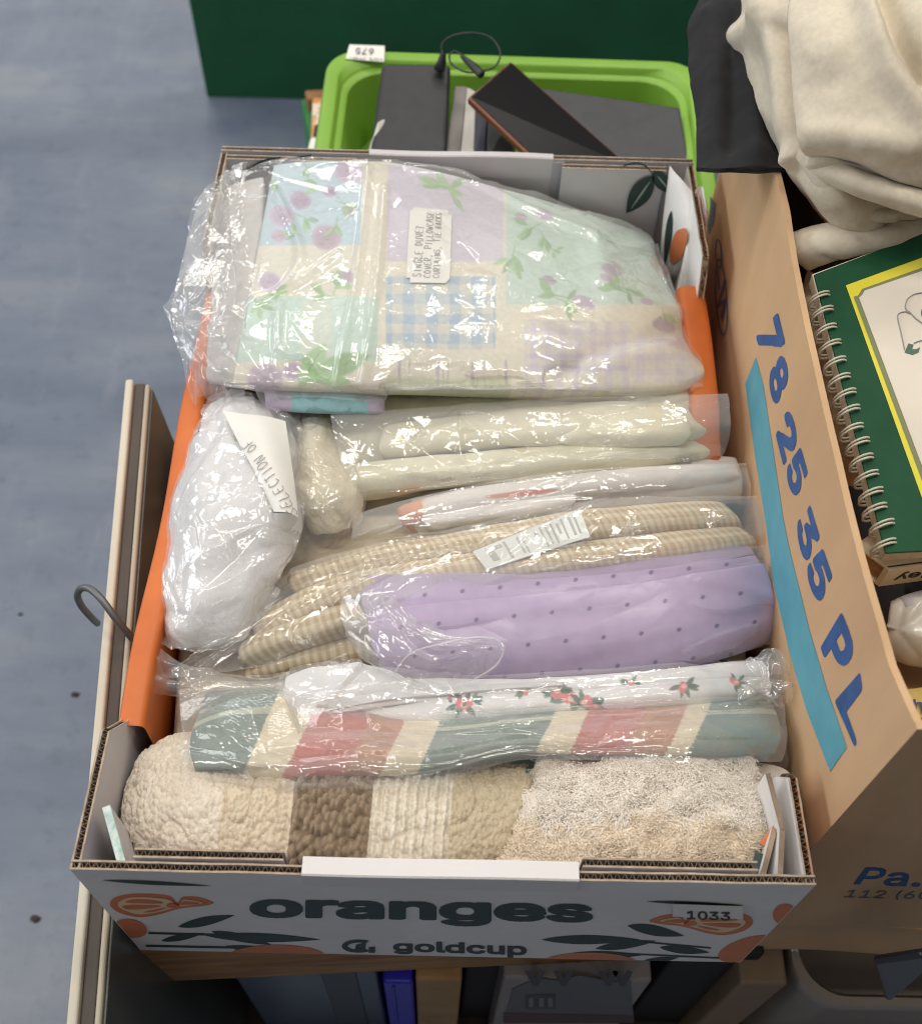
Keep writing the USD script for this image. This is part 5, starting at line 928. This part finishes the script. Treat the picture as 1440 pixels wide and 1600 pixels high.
T1 = fold(pa, 'fold', [[(322, 1082, -0.062), (450, 1076, -0.056), (640, 1130, -0.042), (860, 1120, -0.043), (1060, 1106, -0.046), (1204, 1096, -0.059)], [(306, 1130, -0.046), (450, 1140, -0.034), (640, 1156, -0.026), (860, 1138, -0.028), (1060, 1130, -0.030), (1216, 1124, -0.046)], [(298, 1180, -0.034), (450, 1186, -0.019), (640, 1186, -0.013), (830, 1158, -0.020), (1060, 1158, -0.020), (1220, 1152, -0.039)], [(322, 1214, -0.039), (450, 1218, -0.026), (640, 1210, -0.021), (830, 1176, -0.027), (1060, 1182, -0.025), (1212, 1178, -0.042)]], .004, patches, 320, 100, FABV, (24, .005), 81, 20, 6, .025)
T2 = fold(pa, 'fold', [[(310, 1120, -0.043), (380, 1090, -0.044), (440, 1080, -0.044)], [(298, 1165, -0.030), (380, 1150, -0.023), (470, 1150, -0.023)], [(305, 1205, -0.027), (390, 1200, -0.018), (490, 1200, -0.016)]], .003, patches, 110, 70, FABV, (30, .005), 83, 14, 8, .006)
bag(pa, [[(282, 1086, -0.050), (450, 1070, -0.044), (640, 1120, -0.035), (860, 1112, -0.035), (1060, 1098, -0.038), (1222, 1088, -0.050)], [(284, 1140, -0.034), (450, 1140, -0.022), (640, 1156, -0.016), (860, 1138, -0.018), (1060, 1130, -0.020), (1226, 1124, -0.038)], [(290, 1196, -0.020), (450, 1196, -0.008), (640, 1196, -0.002), (830, 1166, -0.009), (1060, 1166, -0.011), (1226, 1160, -0.033)], [(340, 1226, -0.027), (450, 1238, -0.017), (640, 1232, -0.011), (830, 1186, -0.014), (1060, 1190, -0.015), (1216, 1190, -0.035)]], [T1, T2], 85, FILM, nu=300, nv=130, coarse=.034, ca=.004, fine=.012, fa=.0011)
bag(pa, [[(1150, 1130, -.056), (1190, 1120, -.050), (1226, 1130, -.056)], [(1180, 1175, -.054), (1205, 1175, -.050), (1228, 1180, -.058)], [(1188, 1204, -.060), (1206, 1204, -.058), (1224, 1206, -.064)]], None, 87, FILM, nu=60, nv=60, coarse=.014, ca=.004, fine=.006, fa=.0012, name='loose_film')

# white towel in a milky bag, with its paper note
ub = thing('under_bedding', 'beige folded bedding glimpsed in the gaps beneath the bagged packs', 'bedding', P(720, 880, -.15))
fold(ub, 'folded_sheet', [[(340, 640, -.085), (700, 620, -.075), (1090, 610, -.085)], [(290, 800, -.085), (700, 800, -.072), (1130, 760, -.085)], [(280, 1000, -.085), (700, 1000, -.074), (1160, 980, -.085)], [(270, 1170, -.09), (700, 1180, -.085), (1170, 1170, -.09)]], .004, lin(208, 196, 176), 120, 120, FABV, (30, .02), 99, 20, 20, .03)
wt = thing('white_towel_bag', 'white towel in a cloudy bag standing along the left side of the carton', 'towel', P(350, 820, -.13))
G = patch([[(330, 640, -.055), (365, 622, -.036), (410, 628, -.034), (452, 656, -.046)], [(298, 710, -.056), (345, 700, -.026), (410, 700, -.022), (468, 730, -.048)], [(272, 820, -.056), (330, 820, -.020), (400, 815, -.018), (464, 830, -.05)], [(258, 920, -.06), (320, 920, -.026), (380, 910, -.026), (442, 890, -.056)], [(270, 1010, -.072), (310, 1012, -.050), (350, 1006, -.052), (404, 968, -.068)]], 170, 240)
d = .0006 * (noise(G * 420, 7) - .5) + .0004 * (noise(G * 180, 8) - .5) + wrinkle(G, 22, .007, 9, (1.6, .6, 1)) + gaussian_filter(crumple(240, 170, .10, .2, .034, .0065, 92), 2.2) + gaussian_filter(crumple(240, 170, .10, .2, .013, .0030, 93), 1.2)
m, T1 = puff(G, .005, .03, 9, 16, d); add(wt, 'towel', m, TERRY, True, np.broadcast_to(lin(236, 234, 236), (len(m[0]), 3)))
bag(wt, [[(322, 625, -.045), (365, 606, -.026), (410, 612, -.024), (460, 645, -.036)], [(286, 705, -.05), (345, 695, -.014), (410, 695, -.010), (476, 725, -.040)], [(262, 820, -.05), (330, 820, -.010), (400, 815, -.008), (472, 830, -.044)], [(254, 925, -.055), (320, 920, -.016), (380, 910, -.016), (452, 892, -.05)], [(264, 1030, -.07), (310, 1024, -.05), (350, 1016, -.05), (410, 980, -.064)]], [T1], 91, FILMM, nu=150, nv=220, coarse=.026, ca=.004, fine=.010, fa=.0010)
NT = T1.reshape(-1, 3); kt = cKDTree(NT[:, :2])
def note_pt(px, py):
    p = P(px, py, -.008)
    return p
nq = patch([[(348, 642, -.016), (395, 648, -.012), (446, 658, -.018)], [(372, 690, -.010), (410, 690, -.006), (452, 700, -.016)], [(398, 738, -.008), (425, 738, -.004), (459, 748, -.016)], [(428, 800, -.010), (444, 800, -.008), (466, 808, -.016)]], 24, 36)
nt = add(wt, 'paper_note', (nq.reshape(-1, 3), gridfaces(36, 24)), PAPER, smooth=True, label='white triangular handwritten paper note')
nq2 = patch([[(427, 802, -.0102), (444, 802, -.0082), (466, 810, -.0162)], [(427, 828, -.020), (440, 824, -.020), (462, 818, -.022)], [(427, 850, -.028), (434, 845, -.028), (440, 838, -.03)]], 12, 12)
add(nt, 'folded_tip', (nq2.reshape(-1, 3), gridfaces(12, 12)), PAPER, smooth=True)
nn_ = gnormal(nq)
def note_at(a, b):                                    # writing climbs from the tip towards the upper left
    q0, q1 = np.array([456, 806.]), np.array([384, 692.]); dirv = q1 - q0; nrm = np.array([dirv[1], -dirv[0]]) / np.linalg.norm(dirv); q = q0 + dirv * a - nrm * b * 22 * -1
    z = -.0085; p = P(q[0], q[1], z); d, i = cKDTree(nq.reshape(-1, 3)[:, :2]).query(p[:2]); p = np.array([p[0], p[1], nq.reshape(-1, 3)[i, 2]]); return p, nn_.reshape(-1, 3)[i]
handwriting(nt, 'handwriting', [('SELECTION OF', .02, 1.0, -.45, .25)], note_at, .0010, PENCIL, .00026, 4)
# cream towel
ctw = thing('cream_towel_bag', 'small cream towel in clear film between the white towel and yellow pack', 'towel', P(510, 750, -.13))
G = patch([[(466, 662, -.052), (488, 652, -.042), (515, 654, -.048)], [(458, 720, -.054), (490, 712, -.028), (534, 712, -.050)], [(466, 780, -.056), (505, 772, -.030), (562, 774, -.054)], [(494, 836, -.07), (520, 830, -.055), (552, 822, -.07)]], 80, 130)
d = .0012 * (noise(G * 360, 3) - .5) + wrinkle(G, 35, .007, 2)
d = d + gaussian_filter(crumple(130, 80, .05, .1, .02, .004, 96), 1.5)
m, T1 = puff(G, .003, .03, 8, 12, d); add(ctw, 'towel', m, TERRY, True, np.broadcast_to(lin(232, 222, 196), (len(m[0]), 3)))
bag(ctw, [[(460, 650, -.044), (488, 640, -.034), (525, 644, -.04)], [(450, 720, -.046), (490, 712, -.020), (542, 706, -.040)], [(452, 790, -.048), (505, 780, -.022), (572, 772, -.046)], [(436, 850, -.055), (500, 845, -.045), (566, 830, -.056)], [(440, 884, -.065), (490, 870, -.06), (556, 850, -.066)]], [T1], 95, FILM, nu=100, nv=150, coarse=.018, ca=.003, fine=.007, fa=.0012)

# towels at the front
def worley(G, size, seed, ani=(1, 1, 1)):
    g = np.random.default_rng(seed); X = G * np.array(ani); lo, hi = X.reshape(-1, 3).min(0) - size, X.reshape(-1, 3).max(0) + size
    q = X.reshape(-1, 3); k = g.choice(len(q), int(min(len(q), 40000)), replace=False); pts = []; tree = None
    cell = {}
    for i in k:
        c = tuple(np.floor(q[i] / size).astype(int))
        if c not in cell: cell[c] = q[i]
    pts = np.array(list(cell.values())) + g.normal(0, size * .12, (len(cell), 3)); d, i = cKDTree(pts).query(q, k=2)
    return np.clip(1.0 - (d[:, 0] / (size * .72)) ** 2 * (1 - .35 * np.clip((d[:, 1] - d[:, 0]) / size * 2.5, 0, 1)), 0, 1).reshape(G.shape[:2]), i[:, 0].reshape(G.shape[:2])
kt = thing('knobbly_towel', 'folded knobbly bath mat striped cream, beige and brown at the front left', 'towel', P(500, 1290, -.12))
G = patch([[(282, 1146, -.066), (420, 1160, -.056), (620, 1185, -.054), (838, 1190, -.058)], [(212, 1196, -.056), (340, 1200, -.034), (600, 1214, -.030), (838, 1226, -.044)], [(190, 1262, -.052), (330, 1270, -.022), (600, 1280, -.019), (830, 1280, -.038)], [(196, 1320, -.060), (330, 1335, -.030), (600, 1345, -.027), (800, 1345, -.050)], [(214, 1400, -.09), (330, 1410, -.08), (600, 1415, -.08), (780, 1405, -.085)]], 560, 330)
G[..., 1] = np.maximum(G[..., 1], .0155); Q = topx(G); x = Q[..., 0] + .10 * (Q[..., 1] - 1290); w1, id1 = worley(G, .0025, 3, (1, .75, .75)); w2, id2 = worley(G, .0044, 5, (1.2, .8, .8))
brown = ((x > 455) & (x < 578)) * 1.0; cream2 = ((x > 578) & (x < 700)) * 1.0; bl = gaussian_filter(brown, 3)
wob = .0016 * (fbm(G * np.array([160, 160, 160]), 3, 41) - .5)
d = .0017 * gaussian_filter(w1, .8) * (1 - bl) + .0046 * gaussian_filter(w2, .7) * bl + wob * 1.6 - .0016 * np.exp(-(np.abs(noise(np.stack([x / 34, Q[..., 1] / 60, 0 * x], -1), 11) - .5) / .05) ** 2) - .0016 * np.exp(-((x - 452) / 7) ** 2) - .0010 * np.exp(-((x - 580) / 8) ** 2) + .0012 * np.cos(x / 15 * 6.283) * cream2 * 1 + wrinkle(G, 30, .006, 3)
m, Tk = puff(G, .004, .03, 14, 12, d)
C = np.zeros(G.shape)
for x0, x1, c in ((-999, 345, (230, 217, 199)), (345, 455, (218, 202, 177)), (455, 578, (150, 130, 106)), (578, 700, (232, 222, 204)), (700, 2000, (208, 193, 166))): C = np.where(((x >= x0) & (x < x1))[..., None], lin(*c), C)
hv = (.92 + .16 * np.random.default_rng(1).random(id1.max() + 1))[id1]; C *= hv[..., None]
add(kt, 'towel_body', m, TERRY, True, both(C, 0))
stw = thing('shaggy_towel', 'folded shaggy looped towel, white over beige, at the front right', 'towel', P(1000, 1290, -.12))
G = patch([[(836, 1180, -.052), (1000, 1182, -.046), (1188, 1192, -.054)], [(832, 1232, -.040), (1000, 1236, -.026), (1208, 1246, -.040)], [(818, 1300, -.036), (1000, 1306, -.020), (1204, 1312, -.036)], [(778, 1366, -.052), (1000, 1376, -.036), (1190, 1372, -.052)], [(776, 1412, -.09), (1000, 1420, -.085), (1180, 1415, -.09)]], 240, 160)
G[..., 1] = np.maximum(G[..., 1], .0165); G[..., 0] = np.minimum(G[..., 0], .190)
d = wrinkle(G, 40, .006, 13) + .002 * worley(G, .006, 9)[0]
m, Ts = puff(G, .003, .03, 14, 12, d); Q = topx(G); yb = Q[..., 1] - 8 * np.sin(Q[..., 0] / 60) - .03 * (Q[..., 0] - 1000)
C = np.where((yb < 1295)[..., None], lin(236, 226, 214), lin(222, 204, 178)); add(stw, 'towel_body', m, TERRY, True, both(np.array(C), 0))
def pile(parent, T, sel, n, length, r, material, seed, name='pile_loops', lean=(0, -.5, 0)):
    g = np.random.default_rng(seed); nrm = gnormal(T); nv, nu = T.shape[:2]; idx = np.argwhere(sel); idx = idx[g.integers(0, len(idx), n)]
    ja, jb = np.clip(idx[:, 0] + g.uniform(-.5, .5, n), 0, nv - 1.01), np.clip(idx[:, 1] + g.uniform(-.5, .5, n), 0, nu - 1.01); i0, j0 = ja.astype(int), jb.astype(int); fa, fb = (ja - i0)[:, None], (jb - j0)[:, None]
    p = T[i0, j0] * (1 - fa) * (1 - fb) + T[i0 + 1, j0] * fa * (1 - fb) + T[i0, j0 + 1] * (1 - fa) * fb + T[i0 + 1, j0 + 1] * fa * fb; nn = nrm[i0, j0]
    tuft = np.stack([fbm(p * 75 + k * 7.3, 2, k) - .5 for k in range(3)], -1) * 4.4
    dv = nn + tuft + g.normal(0, .13, (n, 3)) + np.array(lean); dv /= np.linalg.norm(dv, axis=1, keepdims=True); L = length * g.uniform(.6, 1.15, (n, 1)); curl = g.normal(0, .16, (n, 3))
    pts = np.stack([p - nn * .001, p + dv * L * .4, p + (dv + curl * .5) * L * .78, p + (dv * .92 + curl - nn * .25) * L], 1) - ORIGIN[parent]
    bc = UsdGeom.BasisCurves.Define(stage, numbered(parent, name)); bc.CreateTypeAttr('cubic'); bc.CreateBasisAttr('bspline'); bc.CreateWrapAttr('pinned')
    bc.CreatePointsAttr(Vt.Vec3fArray.FromNumpy(pts.reshape(-1, 3).astype(np.float32))); bc.CreateCurveVertexCountsAttr(Vt.IntArray.FromNumpy(np.full(n, 4, np.int32)))
    w = np.tile(np.array([2.0, 2.0, 1.8, 1.0]) * r, n).astype(np.float32); bc.CreateWidthsAttr(Vt.FloatArray.FromNumpy(w)); bc.SetWidthsInterpolation('vertex')
    UsdShade.MaterialBindingAPI.Apply(bc.GetPrim()).Bind(material); tag(bc.GetPrim(), kind='stuff')
yb2 = topx(Ts)[..., 1] - 8 * np.sin(topx(Ts)[..., 0] / 60) - .03 * (topx(Ts)[..., 0] - 1000)
PW = mat('white_pile', col(248, 241, 231), .9, sheen=.2); PB = mat('beige_pile', col(240, 226, 206), .9, sheen=.2)
edge = np.ones(Ts.shape[:2], bool)
fade = np.random.default_rng(4).normal(0, 9, yb2.shape)
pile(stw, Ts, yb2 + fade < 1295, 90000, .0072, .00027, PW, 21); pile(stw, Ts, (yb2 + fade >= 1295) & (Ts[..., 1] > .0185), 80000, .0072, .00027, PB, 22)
